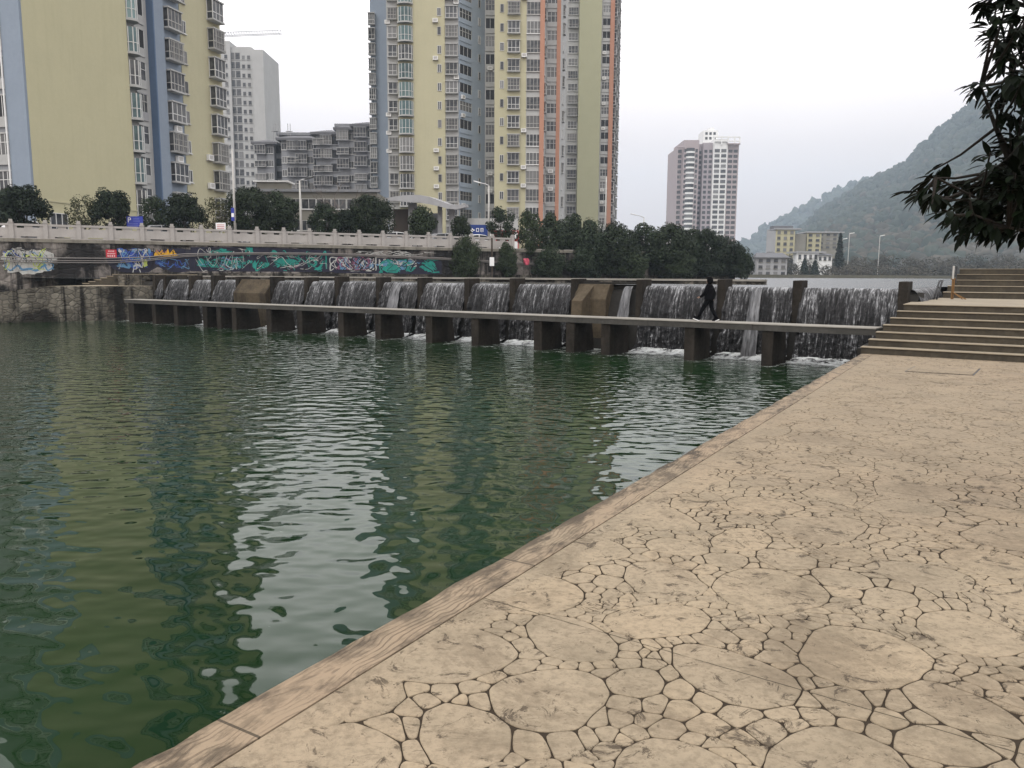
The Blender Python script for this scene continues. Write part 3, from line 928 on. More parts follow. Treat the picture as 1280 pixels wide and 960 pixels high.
for i, (a, c_) in enumerate(bays):
    if i == 3: continue            # broken dry bay
    if i == 11: continue           # dry ochre bay on the far side
    lb = {0: 'broad curtain of falling water next to the stair landing', 1: 'curtain of falling water with a white jet right of the walking person',
          2: 'curtain of falling water behind the walking person', 4: 'curtain of falling water just left of the dry broken bay'}.get(i, 'narrow curtain of falling water between dark crest posts of the weir')
    curtain(a, c_, lb)
# broken, dry bay: sloping slabs and a thin spout
a, c_ = bays[3]
b = MB()
w = c_ - a
prof = [(yl(N_CREST + .2), Z_UP + .04), (yl(N_CREST - .25), Z_UP + .04), (yl(N_CREST - 0.55), 1.0), (yl(N_BASE + .2), -0.2), (yl(N_BASE + .2), -1.2), (yl(N_CREST + .2), -1.2)]
b.profx(prof, a + w * 0.46, c_ + 0.01)
prof = [(yl(N_CREST - .25), Z_UP + .02), (yl(N_CREST - 1.1), 0.95), (yl(N_CREST - 1.15), 0.2), (yl(N_CREST - .1), -0.9), (yl(N_CREST - .05), Z_UP - .2)]
b.profx(prof, a + w * 0.72, a + w * 0.90)
b.build('broken_slab', M['ochreconc'], weir, bevel=0.02)
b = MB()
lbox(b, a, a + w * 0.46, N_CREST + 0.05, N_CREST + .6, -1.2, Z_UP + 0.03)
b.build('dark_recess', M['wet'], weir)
b = MB(); lbox(b, a - .05, c_ + .05, N_CREST - .1, N_CREST + .3, Z_UP + .045, Z_UP + .11); b.build('lintel', M['wet'], weir)
a2, c2 = bays[11]
b = MB()
prof = [(yl(N_CREST + .2), Z_UP + .06), (yl(N_CREST - .2), Z_UP + .06), (yl(N_CREST - 0.7), 0.9), (yl(N_BASE + .1), -0.4), (yl(N_BASE + .2), -1.2), (yl(N_CREST + .2), -1.2)]
b.profx(prof, a2, c2)
b.build('dry_slab', M['ochreconc'], weir, bevel=0.02)
# thin spout in the broken bay
def spout(v0, v1, label, z_a=None):
    b = MB(); vs = []; fs = []
    nz, nx = 20, 6
    for j in range(nz + 1):
        t = j / nz; n_, z_ = face(t)
        sp = 1 + t * 0.9
        for i in range(nx + 1):
            u = (i / nx - .5)
            v = (v0 + v1) / 2 + (v1 - v0) * u * sp
            vs.append((v, yl(n_ - 0.16 - 0.10 * math.cos(u * math.pi) - 0.05 * mnoise.noise(Vector((v * 8, z_ * 4, 0)))), z_ - .02))
    for j in range(nz):
        for i in range(nx):
            a = j * (nx + 1) + i
            fs.append((a, a + 1, a + nx + 2, a + nx + 1))
    b.add(vs, fs)
    tag(b.build('water_curtain', M['spout'], smooth=True, loc=WLOC, rz=DROT), label, 'waterfall', 'curtains of water falling over the weir', 'structure')
g = NG('white_water_jet')
co = g.coord()
s1 = g.noise(g.mapping(co, (1, 0.2, 0.12)), 16.0, 5, 0.62, 0.3)
g.l(g.ramp(s1.outputs[0], [(0.35, (0.03, 0.03, 0.033)), (0.7, (0.22, 0.223, 0.235))]), g.bs.inputs['Base Color'])
g.bs.inputs['Roughness'].default_value = 0.6
g.bump(s1.outputs[0], 0.8, 0.1)
M['spout'] = g.mat
spout(a + w * 0.10, a + w * 0.22, 'thin stream of water falling at the edge of the dry broken bay')
v_ = vpix(943, 420, N_BASE + .4); spout(v_ - .13, v_ + .13, 'bright white jet of water left of the last walkway pier')
v_ = vpix(500, 380, N_BASE + .6); spout(v_ - .2, v_ + .2, 'white jet of water in the middle of the far half of the weir')
# angled last bay behind the landing
pa, pb = Vector(D2(vpost[0] - 0.15, N_CREST)), XY(1174, 28.2)
b = MB(); vs = []; fs = []
dq = (pb - pa); L_ = dq.length; dq.normalize(); nq = Vector((dq.y, -dq.x))
rr = math.atan2(dq.y, dq.x)
for j in range(13):
    t = j / 12
    for i in range(41):
        x = L_ * i / 40
        vs.append((x, -0.5 * t ** .7 * (1) - 0.04 * mnoise.noise(Vector((x * 4, t, 0))), Z_UP - 1.1 * t ** 1.3))
for j in range(12):
    for i in range(40):
        a_ = j * 41 + i
        fs.append((a_, a_ + 1, a_ + 42, a_ + 41))
b.add(vs, fs)
# fall faces the river side
tag(b.build('water_curtain', M['curtain'], smooth=True, loc=(pa.x, pa.y, 0), rz=rr), 'short curtain of falling water behind the stair landing', 'waterfall', 'curtains of water falling over the weir', 'structure')

# guide wall behind the weir
g0, g1 = XY(957, 33, 350), XY(146, 53, 343)
b = MB(); b.obox(g0, g1, 0.5, 0.5, 1.60, 0); b.obox(g0 , g1, 0.62, 1.60, 1.68, 1)
tag(b.build('guide_wall', [M['masonry'], M['deck']], loc=(g0.x, g0.y, 0), rel=True), 'long low concrete guide wall standing in the water behind the weir', 'wall')

# ------------------------------------------------------------------ far bank: quay, retaining wall, road
R0, R1 = XY(0, 55, 299), XY(430, 66, 309)
RD = (R1 - R0).normalized(); RN = Vector((-RD.y, RD.x))        # away from the river
if RN.y < 0: RN = -RN
RANG = math.atan2(RD.y, RD.x)
def rp_(s, n=0.0): return R0 + RD * s + RN * n
def spix(px, py=300, n=0.0):
    r = ray(px, py); o = R0 + RN * n
    a = np.array([[RD.x, -r.x], [RD.y, -r.y]])
    return float(np.linalg.solve(a, np.array([-o.x, -o.y]))[0])
S_END = spix(945)
# raised bank ground
b = MB()
e_ = rp_(S_END - 3, 1.0)
b.prism([rp_(-90, 0.35), rp_(S_END - 3, 0.35), e_ + Vector((60, 300)), e_ + Vector((120, 900)), Vector((-900, 900)), Vector((-900, 30))], -2.1, Z_ROAD)
tag(b.build('ground', M['asphalt']), 'raised road level on the far bank', 'ground', kind='structure')
b = MB()
b.prism([rp_(-60, 0.6), rp_(S_END - 4, 0.6), rp_(S_END - 4, 3.2), rp_(-60, 3.2)], Z_ROAD - 0.05, Z_ROAD + 0.12)
tag(b.build('pavement', M['stonerail']), 'raised pavement behind the stone balustrade', 'pavement', kind='structure')
# retaining wall
SR0, SR1 = -60, S_END - 3
rw = empty('retaining_wall', (R0.x, R0.y, 1.0), RANG)
tag(rw, 'tall sooty retaining wall covered in graffiti below the road', 'wall')
YN = 1.0 if (Matrix.Rotation(RANG, 2) @ Vector((0, 1))).dot(RN) > 0 else -1.0
b = MB(); b.box(SR0, SR1, 0, 0.4, -3.0, Z_ROAD - 1.0 - 0.22); b.build('wall_face', M['oldwall'], rw)
b = MB(); b.box(SR0, SR1, -0.10, 0.5, Z_ROAD - 1.22, Z_ROAD - 1.0 + 0.03); b.build('coping', M['concrete'], rw, bevel=0.02)
b = MB(); b.box(spix(150) , SR1, -0.30, 0.0, -1.0, 0.85); b.build('plinth', M['masonry'], rw)

# graffiti: painted shapes on the wall face (x along wall, z height)
def wz(px, py):
    """wall-local (x,z) of a photo pixel"""
    s = spix(px, py)
    p = R0 + RD * s
    q = P(px, py, p.y)
    return s, q.z - 1.0
gcount = 0
class Graf:
    def __init__(s): s.items = {}
    def poly(s, mat, pts, lay):
        b = s.items.setdefault(mat, MB())
        y = -0.004 - 0.003 * lay
        b.add([(x, y, z) for x, z in pts], [tuple(range(len(pts)))])
    def blob(s, mat, px, py, rx, ry, lay, seed=0, n=22, spike=0.25):
        pts = []
        n = n * 2
        for k in range(n):
            a = 2 * math.pi * k / n
            r = 1 + spike * 1.6 * mnoise.noise(Vector((math.cos(a) * 1.6 + seed * 7.7, math.sin(a) * 1.6, seed))) + spike * 1.0 * mnoise.noise(Vector((math.cos(a) * 5 + seed * 3.7, math.sin(a) * 5, seed + 4)))
            pts.append(wz(px + rx * r * math.cos(a), py + ry * r * math.sin(a)))
        s.poly(mat, pts, lay)
    def stroke(s, mat, pix, w, lay):
        """ribbon along pixel polyline (Catmull-Rom), w in px"""
        P_ = [Vector(p) for p in pix]
        c = []
        for i in range(len(P_) - 1):
            p0, p1, p2, p3 = P_[max(0, i - 1)], P_[i], P_[i + 1], P_[min(len(P_) - 1, i + 2)]
            for k in range(6):
                t = k / 6
                c.append(0.5 * ((2 * p1) + (p2 - p0) * t + (2 * p0 - 5 * p1 + 4 * p2 - p3) * t * t + (3 * p1 - p0 - 3 * p2 + p3) * t ** 3))
        c.append(P_[-1])
        L, Rr = [], []
        for i, p in enumerate(c):
            d = (c[min(i + 1, len(c) - 1)] - c[max(i - 1, 0)])
            d = d.normalized() if d.length > 0 else Vector((1, 0))
            nn = Vector((-d.y, d.x)) * (w / 2) * (0.35 + 0.65 * math.sin(math.pi * min(1, max(0.08, i / (len(c) - 1)))))
            L.append(wz(*(p + nn))); Rr.append(wz(*(p - nn)))
        b = s.items.setdefault(mat, MB())
        y = -0.004 - 0.003 * lay
        vs = [(x, y, z) for x, z in L] + [(x, y, z) for x, z in Rr]
        n = len(L)
        b.add(vs, [(i, i + 1, n + i + 1, n + i) for i in range(n - 1)])
    def done(s, label):
        first = MB(); mats = []
        for mi, (m, b) in enumerate(s.items.items()):
            first.add(b.v, b.f, mi); mats.append(M[m])
        o = first.build('graffiti', mats, rw)
        if label: o['label'] = label
rg = random.Random(5)
def scribble(G, mat, x0, x1, y0, y1, n, w, lay, seg=4):
    for _ in range(n):
        x = rg.uniform(x0, x1); y = rg.uniform(y0, y1)
        pts = [(x, y)]
        for k in range(seg):
            x = min(x1, max(x0, x + rg.uniform(-(x1 - x0) * .16, (x1 - x0) * .16)))
            y = min(y1, max(y0, y + rg.uniform(-(y1 - y0) * .6, (y1 - y0) * .6)))
            pts.append((x, y))
        G.stroke(mat, pts, w * rg.uniform(.6, 1.3), lay + rg.random() * .8)
# white piece at the far left
G = Graf()
G.blob('whitepaint', 36, 327, 33, 15, 0, 1, 30, 0.22)
G.blob('whitepaint', 20, 320, 17, 9, 0.3, 4, 30, 0.3)
G.blob('whitepaint', 52, 322, 16, 9, 0.4, 6, 30, 0.3)
G.stroke('skypaint', [(6, 332), (13, 338), (22, 332), (28, 337), (38, 336), (46, 338), (55, 332), (60, 338), (67, 333)], 3.0, 2)
G.stroke('bluepaint', [(4, 314), (10, 317), (15, 312), (20, 318), (26, 321)], 2.0, 2)
scribble(G, 'blackpaint', 8, 66, 313, 327, 14, 1.2, 2)
scribble(G, 'whitepaint', 8, 66, 315, 328, 8, 2.0, 3)
scribble(G, 'limepaint', 6, 68, 311, 337, 7, 1.5, 2.5)
scribble(G, 'blackpaint', 6, 68, 311, 338, 22, 0.7, 3.2, 3)
scribble(G, 'skypaint', 6, 68, 316, 336, 8, 0.9, 2.6, 3)
G.done('white graffiti lettering edged in blue')
# blue piece with figure
G = Graf()
G.blob('navypaint', 168, 326, 34, 16, 0, 9, 30, 0.10)
G.blob('bluepaint', 168, 319, 22, 6, 1, 3, 30, 0.35)
scribble(G, 'skypaint', 148, 188, 312, 324, 12, 1.5, 2)
scribble(G, 'bluepaint', 146, 190, 312, 334, 16, 2.4, 1.5)
G.blob('skypaint', 158, 332, 12, 3, 1.4, 8, 24, .3)
G.blob('whitepaint', 150, 314, 2.2, 1.6, 3, 2)
G.blob('limepaint', 181, 329, 3.5, 5, 3, 7)
G.stroke('whitepaint', [(167, 333), (172, 331), (176, 334)], 2.2, 3)
G.stroke('whitepaint', [(167, 336), (166, 341)], 1.2, 3); G.stroke('whitepaint', [(174, 336), (176, 341)], 1.2, 3)
scribble(G, 'whitepaint', 148, 190, 312, 336, 14, 0.7, 3.2, 3)
scribble(G, 'blackpaint', 146, 192, 311, 337, 22, 0.8, 2.8, 3)
G.done('blue graffiti piece on dark ground')
# yellow and dark blue
G = Graf()
G.blob('navypaint', 222, 325, 32, 15, 0.1, 12, 30, 0.08)
pts = [(192, 319), (196, 312), (199, 316), (203, 312), (205, 317), (210, 311), (212, 317), (217, 311), (219, 316), (223, 319)]
G.poly('yellowpaint', [wz(*p) for p in pts] + [wz(222, 320), wz(192, 321)], 1)
scribble(G, 'pinkpaint', 196, 216, 313, 319, 4, 0.9, 2)
scribble(G, 'bluepaint', 195, 232, 325, 334, 12, 1.4, 1)
scribble(G, 'blackpaint', 193, 222, 311, 321, 12, 0.7, 2.5, 3)
scribble(G, 'skypaint', 194, 236, 324, 336, 10, 0.8, 1.8, 3)
G.done('orange-yellow graffiti letters on dark ground')
# big teal piece
G = Graf()
G.poly('navypaint', [wz(*p) for p in [(238, 309), (330, 309), (410, 313), (420, 318), (420, 340), (238, 339)]], 0.15)
G.blob('tealpaint', 282, 330, 26, 6.5, 1, 21, 34, 0.35)
G.blob('tealpaint', 276, 315, 14, 3, 1, 22, 26, 0.4)
G.blob('tealpaint', 311, 314, 5, 5.5, 1, 23, 22, 0.3)
G.blob('tealpaint', 256, 328, 8, 5, 1, 24, 26, 0.45)
scribble(G, 'navypaint', 258, 308, 323, 337, 12, 1.3, 2)
scribble(G, 'tealpaint', 246, 310, 322, 337, 10, 2.0, 1.5)
scribble(G, 'pinkpaint', 262, 306, 323, 336, 5, 0.9, 2.5)
G.blob('tealpaint', 302, 327, 3, 7, 1, 25)
scribble(G, 'whitepaint', 244, 312, 311, 338, 16, 0.6, 3.5, 3)
scribble(G, 'blackpaint', 244, 312, 311, 338, 26, 0.8, 3, 3)
scribble(G, 'skypaint', 244, 312, 322, 338, 8, 0.9, 2.7, 3)
for k in range(10): G.blob('tealpaint', rg.uniform(244, 314), rg.uniform(311, 336), rg.uniform(1.5, 4), rg.uniform(1, 2.6), 1.3, 50 + k, 16, .4)
G.done('large teal graffiti piece on dark ground')
G = Graf()
G.blob('tealpaint', 356, 328, 15, 5, 1, 31, 28, 0.35)
G.blob('tealpaint', 330, 331, 7, 4, 1, 32, 24, 0.3)
G.blob('tealpaint', 343, 317, 5, 4, 1, 33, 24, 0.3)
G.stroke('tealpaint', [(383, 321), (386, 328), (392, 332), (395, 328), (389, 323), (384, 322)], 3.2, 1)
G.stroke('tealpaint', [(393, 337), (400, 334), (404, 326)], 3.0, 1)
G.stroke('pinkpaint', [(358, 337), (372, 333), (376, 323), (380, 321)], 1.0, 2)
G.stroke('whitepaint', [(350, 335), (362, 333), (374, 332)], 1.0, 2)
scribble(G, 'whitepaint', 322, 372, 318, 325, 6, 0.8, 2)
G.blob('tealpaint', 318, 331, 2.5, 5, 1, 35)
scribble(G, 'blackpaint', 324, 408, 315, 338, 22, 0.8, 3, 3)
scribble(G, 'whitepaint', 322, 408, 318, 336, 10, 0.6, 3.4, 3)
scribble(G, 'tealpaint', 320, 408, 314, 338, 12, 1.4, 1.4, 3)
G.done('teal graffiti of flowing leaf shapes')
# pink and white tags then teal
G = Graf()
G.poly('navypaint', [wz(*p) for p in [(418, 320), (552, 326), (552, 343), (418, 341)]], 0.1)
scribble(G, 'whitepaint', 413, 470, 322, 338, 22, 1.7, 1)
scribble(G, 'pinkpaint', 420, 468, 322, 337, 14, 1.5, 1.5)
scribble(G, 'skypaint', 425, 466, 322, 336, 10, 1.3, 2)
scribble(G, 'blackpaint', 415, 468, 322, 338, 12, 1.2, 2.2)
G.done('pink and white graffiti lettering')
G = Graf()
G.blob('skypaint', 497, 330, 24, 6, 1, 41, 34, 0.35)
G.blob('tealpaint', 490, 335, 10, 4, 1.4, 42, 24, 0.3)
G.blob('tealpaint', 512, 336, 7, 3.5, 1.4, 43, 24, 0.3)
G.blob('tealpaint', 536, 333, 9, 6, 1.2, 44, 26, 0.35)
scribble(G, 'whitepaint', 474, 520, 324, 333, 14, 1.3, 2)
scribble(G, 'tealpaint', 474, 548, 325, 340, 14, 1.8, 2.1)
scribble(G, 'navypaint', 474, 548, 325, 340, 10, 1.1, 2.8)
G.done('pale blue and teal graffiti lettering')
G = Graf()
scribble(G, 'whitepaint', 445, 545, 314, 320, 16, 0.8, 1, 3)
G.done('scattered pale graffiti tags')

# red notice on the wall
def notice(px0, px1, py0, py1, d_off, mat, name, label, cat, rows):
    x0, z1 = wz(px0, py0); x1, z0 = wz(px1, py1)
    cpt = rp_((x0 + x1) / 2, d_off)
    t = empty(name, (cpt.x, cpt.y, z0 + 1.0), RANG)
    tag(t, label, cat)
    w_, h_ = x1 - x0, z1 - z0
    b = MB(); b.box(-w_ / 2, w_ / 2, -0.02, 0.02, 0, h_); b.build('board', mat, t)
    b = MB()
    rr_ = random.Random(3)
    for k, (zc, hh, cnt, x_a, x_b) in enumerate(rows):
        cw = (x_b - x_a) * w_ / cnt
        for i in range(cnt):
            xa = -w_ / 2 + x_a * w_ + i * cw
            z_ = zc * h_
            H = hh * h_
            # a small block of crossing strokes, too small to read
            for q in range(3):
                zz = z_ - H / 2 + H * (q + .5) / 3
                b.box(xa + cw * .1, xa + cw * rr_.uniform(.6, .88), -0.028, -0.0205, zz - H * .07, zz + H * .07)
            xx = xa + cw * rr_.uniform(.3, .6)
            b.box(xx - cw * .06, xx + cw * .06, -0.031, -0.0285, z_ - H / 2, z_ + H / 2)
    b.build('lettering', M['signwhite'], t)
    return t
notice(132, 146, 312, 322, -0.06, M['red'], 'notice_board', 'red notice board with rows of white characters on the wall', 'sign',
       [(0.80, 0.16, 5, .2, .8), (0.50, 0.16, 7, .1, .9), (0.20, 0.18, 4, .1, .9)])

# cables along the wall
for k, (dy, off, r_, lab) in enumerate([(0, -0.28, .035, 'topmost of the grey cables slung along the graffiti wall'), (3.2, -0.26, .03, 'second grey cable from the top along the graffiti wall'), (5.6, -0.22, .035, 'lowest grey cable slung along the graffiti wall')]):
    prof = [(-60, 320), (0, 321.5), (70, 322.5), (130, 323), (180, 321.5), (230, 317.5), (300, 316), (380, 316.5), (450, 318), (560, 323), (640, 328), (700, 331)]
    pts = []
    for i in range(len(prof) - 1):
        (xa, ya), (xb, yb) = prof[i], prof[i + 1]
        for t in range(4):
            x = xa + (xb - xa) * t / 4; y = ya + (yb - ya) * t / 4
            sc = 1.0 if x < 150 else max(0.35, 1 - (x - 150) / 200)
            s, z = wz(x, y + dy * sc)
            p = rp_(s, off)
            pts.append((p.x, p.y, z + 1.0 ))
    b = MB(); b.tube(pts, r_, 6)
    tag(b.build('cable', M['cable'], loc=(pts[0][0], pts[0][1], pts[0][2]), rel=True, smooth=True), lab, 'cable', 'cables along the graffiti wall')

# stone balustrade
bal = empty('stone_balustrade', (R0.x, R0.y, Z_ROAD), RANG)
tag(bal, 'carved pale stone balustrade along the road above the graffiti wall', 'railing')
SP = 2.03
s_first = spix(14, 290) - 2 * SP
npost = int((spix(690) - s_first) / SP)
b = MB(); b.box(-0.14, 0.14, 0.0, 0.28, 0, 1.08); b.box(-0.17, 0.17, -0.03, 0.31, 1.08, 1.14); b.box(-0.11, 0.11, 0.03, 0.25, 1.14, 1.32)
pm = b.mesh('post', M['stonerail'])
b = MB()
b.box(0.14, SP - .14, 0.06, 0.22, 0.88, 1.03)
b.box(0.14, SP - .14, 0.09, 0.19, 0.17, 0.74)
for x in (0.14, SP * .5 - .25, SP - .34): b.box(x, x + (0.2 if x != SP * .5 - .25 else .5), 0.10, 0.18, 0.74, 0.88)
b.box(0.14, SP - .14, 0.06, 0.22, 0.0, 0.07)
for x in (0.14, SP - .54): b.box(x, x + 0.40, 0.10, 0.18, 0.07, 0.17)
panm = b.mesh('panel', M['stonerail'])
for i in range(npost):
    o = bpy.data.objects.new('post', pm); o.location = (s_first + SP * i, 0, 0); link(o, bal)
    if i < npost - 1:
        o = bpy.data.objects.new('panel', panm); o.location = (s_first + SP * i, 0, 0); link(o, bal)

# left quay, ramp and steps
qa, qb, qc = XY(197, 43.5, 400), XY(60, 41.0, 400), XY(-260, 37.5, 400)
qm = XY(0, 40.0, 400)
kb0 = R0.y + (qb.x - R0.x) * RD.y / RD.x + 0.2
kq = Vector((qb.x, kb0))
b = MB()
b.prism([qa, qb, kq, rp_(spix(200), 0.2)], -2.1, 1.12)
qk = qb.x - 10; qf = qb + (qm - qb) * (10 / (qb.x - qm.x)); kq2 = Vector((qk, kq.y - 10 * RD.y / RD.x))
b.prism([qb + Vector((-.001, 0)), qf, kq2, kq + Vector((-.001, 0))], -2.1, lambda p: max(-1.0, 1.12 - max(0, qb.x - p[0]) * 0.17) if p[0] > -60 else -1.0)
bm_ = b.build('quay', [M['masonry'], M['tread']], loc=(qb.x, qb.y, 0), rel=True)
bm_.data.polygons[7].material_index = 1
bm_.data.polygons[1].material_index = 1
bm_.data.polygons[1].material_index = 1
tag(bm_, 'low stone quay with ramp below the graffiti wall', 'quay')
ls = empty('stone_stairs', (XY(105, 47).x, 47, 1.12))
tag(ls, 'short diagonal flight of concrete steps under the red notice', 'stairs')
for k in range(6):
    xa = 104 + 7.6 * k
    p0, p1 = XY(xa, 46.3, 355), XY(xa + 7.6 if k < 5 else 196, 46.3, 355)
    p0b, p1b = p0 + Vector((0.8, 4.0)), p1 + Vector((0.8, 4.0))
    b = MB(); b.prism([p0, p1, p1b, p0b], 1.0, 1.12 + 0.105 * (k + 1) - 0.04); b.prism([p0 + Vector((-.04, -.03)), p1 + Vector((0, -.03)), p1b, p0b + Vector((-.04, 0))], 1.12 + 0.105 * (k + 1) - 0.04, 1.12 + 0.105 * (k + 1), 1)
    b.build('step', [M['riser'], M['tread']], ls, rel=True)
b = MB()
b.prism([XY(148, 44.2, 360), XY(196, 44.6, 360), XY(196, 49, 360), XY(150, 46.29, 360)], -2, 1.73)
tag(b.build('abutment_wall', M['masonry'], loc=(XY(170, 44.2).x, 44.2, 0), rel=True), 'stained masonry abutment wall at the far end of the weir', 'wall')

# ------------------------------------------------------------------ vegetation
def leaf_cloud(rng, n, centres, size, flat=0.5, droop=0.0, wide=0.45, align=0.0):
    """numpy leaf quads around clump centres (x,y,z,r)"""
    C = np.array(centres)
    idx = rng.integers(0, len(C), n)
    d = rng.normal(size=(n, 3)); d /= np.linalg.norm(d, axis=1)[:, None]
    rr = rng.random(n) ** 0.45
    p = C[idx, :3] + d * (rr * C[idx, 3])[:, None] * np.array([1, 1, 0.8])
    a = rng.normal(size=(n, 3)); a[:, 2] = a[:, 2] * flat - droop; a /= np.linalg.norm(a, axis=1)[:, None]
    nn = d * 0.6 + rng.normal(size=(n, 3)) * 0.6 + np.array([0, 0, 0.5]); 
    if align:
        nn = d * align + rng.normal(size=(n, 3)) * 0.25 + np.array([0, 0, 0.35]); nn /= np.linalg.norm(nn, axis=1)[:, None]
        a = a - nn * (a * nn).sum(1)[:, None]; a /= np.linalg.norm(a, axis=1)[:, None] + 1e-9
        p = C[idx, :3] + d * ((0.75 + 0.25 * rr) * C[idx, 3])[:, None] * np.array([1, 1, 0.9])
    bb = np.cross(a, nn); bb /= (np.linalg.norm(bb, axis=1)[:, None] + 1e-9)
    s = size * (0.6 + 0.8 * rng.random(n))[:, None]
    w = s * wide
    v = np.stack([p - a * s * .5, p + bb * w * .5, p + a * s * .5, p - bb * w * .5], 1).reshape(-1, 3)
    f = np.arange(n * 4).reshape(-1, 4)
    return v, f

def crown_lumps(rng, centres):
    bm = bmesh.new(); bmesh.ops.create_icosphere(bm, subdivisions=2, radius=1.0)
    bv = np.array([v_.co[:] for v_ in bm.verts]); bf = np.array([[v_.index for v_ in f_.verts] for f_ in bm.faces]); bm.free()
    C = np.array(centres); n = len(C); m = len(bv)
    # four lump shapes made of a few lobes each
    shapes = []
    for k in range(6):
        lob = rng.normal(size=(7, 3)); lob /= np.linalg.norm(lob, axis=1)[:, None]
        w_ = 0.72 + 0.45 * np.max(np.clip(bv @ lob.T, 0, 1) ** 6, axis=1) + 0.16 * rng.normal(size=m)
        shapes.append(bv * w_[:, None] * np.array([1, 1, 1.15]))
    shapes = np.array(shapes)[rng.integers(0, 6, n)]
    ang = rng.random(n) * 6.28; ca, sa = np.cos(ang)[:, None], np.sin(ang)[:, None]
    x = shapes[:, :, 0] * ca - shapes[:, :, 1] * sa; y = shapes[:, :, 0] * sa + shapes[:, :, 1] * ca
    V = np.stack([x, y, shapes[:, :, 2]], 2) * C[:, 3][:, None, None] + C[:, None, :3]
    F = bf[None] + (np.arange(n) * m)[:, None, None]
    return V.reshape(-1, 3), F.reshape(-1, 3)

def np_mesh(name, v, f, mat):
    me = bpy.data.meshes.new(name)
    me.vertices.add(len(v)); me.vertices.foreach_set('co', np.ascontiguousarray(v, dtype=np.float32).ravel())
    k = f.shape[1]
    me.loops.add(f.size); me.loops.foreach_set('vertex_index', np.ascontiguousarray(f, dtype=np.int32).ravel())
    me.polygons.add(len(f)); me.polygons.foreach_set('loop_start', np.arange(0, f.size, k, dtype=np.int32))
    me.polygons.foreach_set('loop_total', np.full(len(f), k, dtype=np.int32))
    me.materials.append(mat)
    me.update(calc_edges=True)
    return me

def tree_meshes(seed, h, cr, ch, trunk_h, mat, n=6500, leaf=0.24, nclump=34, bark='bark', droop=0.0, sparse=1.0, low=0.0):
    """height h, crown radius cr, crown height ch, clear trunk trunk_h"""
    rng = np.random.default_rng(seed); rd = random.Random(seed)
    cz = trunk_h + ch / 2
    cl = []
    for k in range(nclump):
        a = rd.uniform(0, 2 * math.pi)
        u = rd.uniform(-0.95, 1.0)
        rad = math.sqrt(max(0.05, 1 - u * u)) * (1 + 0.15 * low * (-u)) * rd.uniform(0.45, 0.98)
        bump_ = 1 + 0.18 * mnoise.noise(Vector((math.cos(a) * 2, math.sin(a) * 2, u * 2 + seed)))
        cl.append((math.cos(a) * rad * cr * bump_, math.sin(a) * rad * cr * bump_, cz + u * ch / 2 * 0.9 * bump_, cr * rd.uniform(0.26, 0.42)))
    v, f = leaf_cloud(rng, n, cl, leaf, 0.6, droop, .5, .55)
    crown = np_mesh('crown', v, f, M[mat])
    b = MB()
    lean = rd.uniform(-.12, .12)
    top = Vector((lean * 2, rd.uniform(-.2, .2), trunk_h + ch * 0.45))
    r0 = 0.045 * h * 0.55
    b.tube([(0, 0, -0.1), (lean * .3, 0, trunk_h * .5), (lean, 0, trunk_h), tuple(top)], [r0 * 1.25, r0, r0 * .85, r0 * .3], 8)
    for q in cl[:14]:
        t = rd.uniform(.55, 1.1)
        s0 = Vector((lean * .6, 0, trunk_h * min(1, t) ))
        e0 = Vector(q[:3])
        m0 = s0.lerp(e0, .5) + Vector((0, 0, -0.1 * ch * rd.random()))
        b.tube([tuple(s0), tuple(m0), tuple(e0)], [r0 * .45, r0 * .3, r0 * .1], 5, cap=False)
    return crown, b.mesh('trunk', M[bark], True)

TREES = {
    'round': tree_meshes(1, 3.2, 1.45, 2.5, 0.75, 'leafdark', 7000, 0.20, 46),
    'round2': tree_meshes(2, 3.2, 1.5, 2.4, 0.8, 'leafmid', 6500, 0.20, 40),
    'loose': tree_meshes(3, 3.4, 1.5, 2.4, 0.9, 'leafmid', 3600, 0.20, 26),
    'pale': tree_meshes(4, 3.2, 1.25, 2.2, 0.9, 'leafpale', 1700, 0.17, 26, 'palebark'),
    'big': tree_meshes(5, 5.0, 2.6, 3.8, 0.9, 'leafdark', 11000, 0.26, 60),
    'droop': tree_meshes(6, 6.0, 2.7, 5.4, 0.5, 'leafdark', 12000, 0.30, 60, droop=0.8, low=1.0),
    'droop2': tree_meshes(7, 6.0, 2.5, 5.2, 0.6, 'leafmid', 11000, 0.30, 50, droop=0.8, low=1.0),
    'droop3': tree_meshes(8, 6.0, 2.9, 5.0, 0.4, 'leafmid', 11000, 0.30, 56, droop=0.5, low=1.0),
}
TSIZE = {'round': (1.45, 3.3), 'round2': (1.5, 3.25), 'loose': (1.55, 3.35), 'pale': (1.3, 3.15), 'big': (2.7, 4.8), 'droop': (2.8, 6.0), 'droop2': (2.6, 5.9), 'droop3': (3.0, 5.6)}
def tree(kind, px, top_py, base_z, d, half_px, label, group=None, rz=None, cat='tree'):
    p = P(px, top_py, d)
    cr, h = TSIZE[kind]
    H = p.z - base_z
    rx = half_px * d / 1000.0 * (1.1 if base_z == Z_ROAD else 1.0)
    o = empty('tree', (p.x, p.y, base_z), random.uniform(0, 6.28) if rz is None else rz)
    o.scale = (rx / cr, rx / cr, H / h)
    tag(o, label, cat, group)
    c, t = TREES[kind]
    a = bpy.data.objects.new('crown', c); link(a, o)
    a = bpy.data.objects.new('trunk', t); link(a, o)
    return o
def dr(px, n): 
    s = spix(px, 290, n); return rp_(s, n).y
GT = 'street trees behind the stone balustrade'
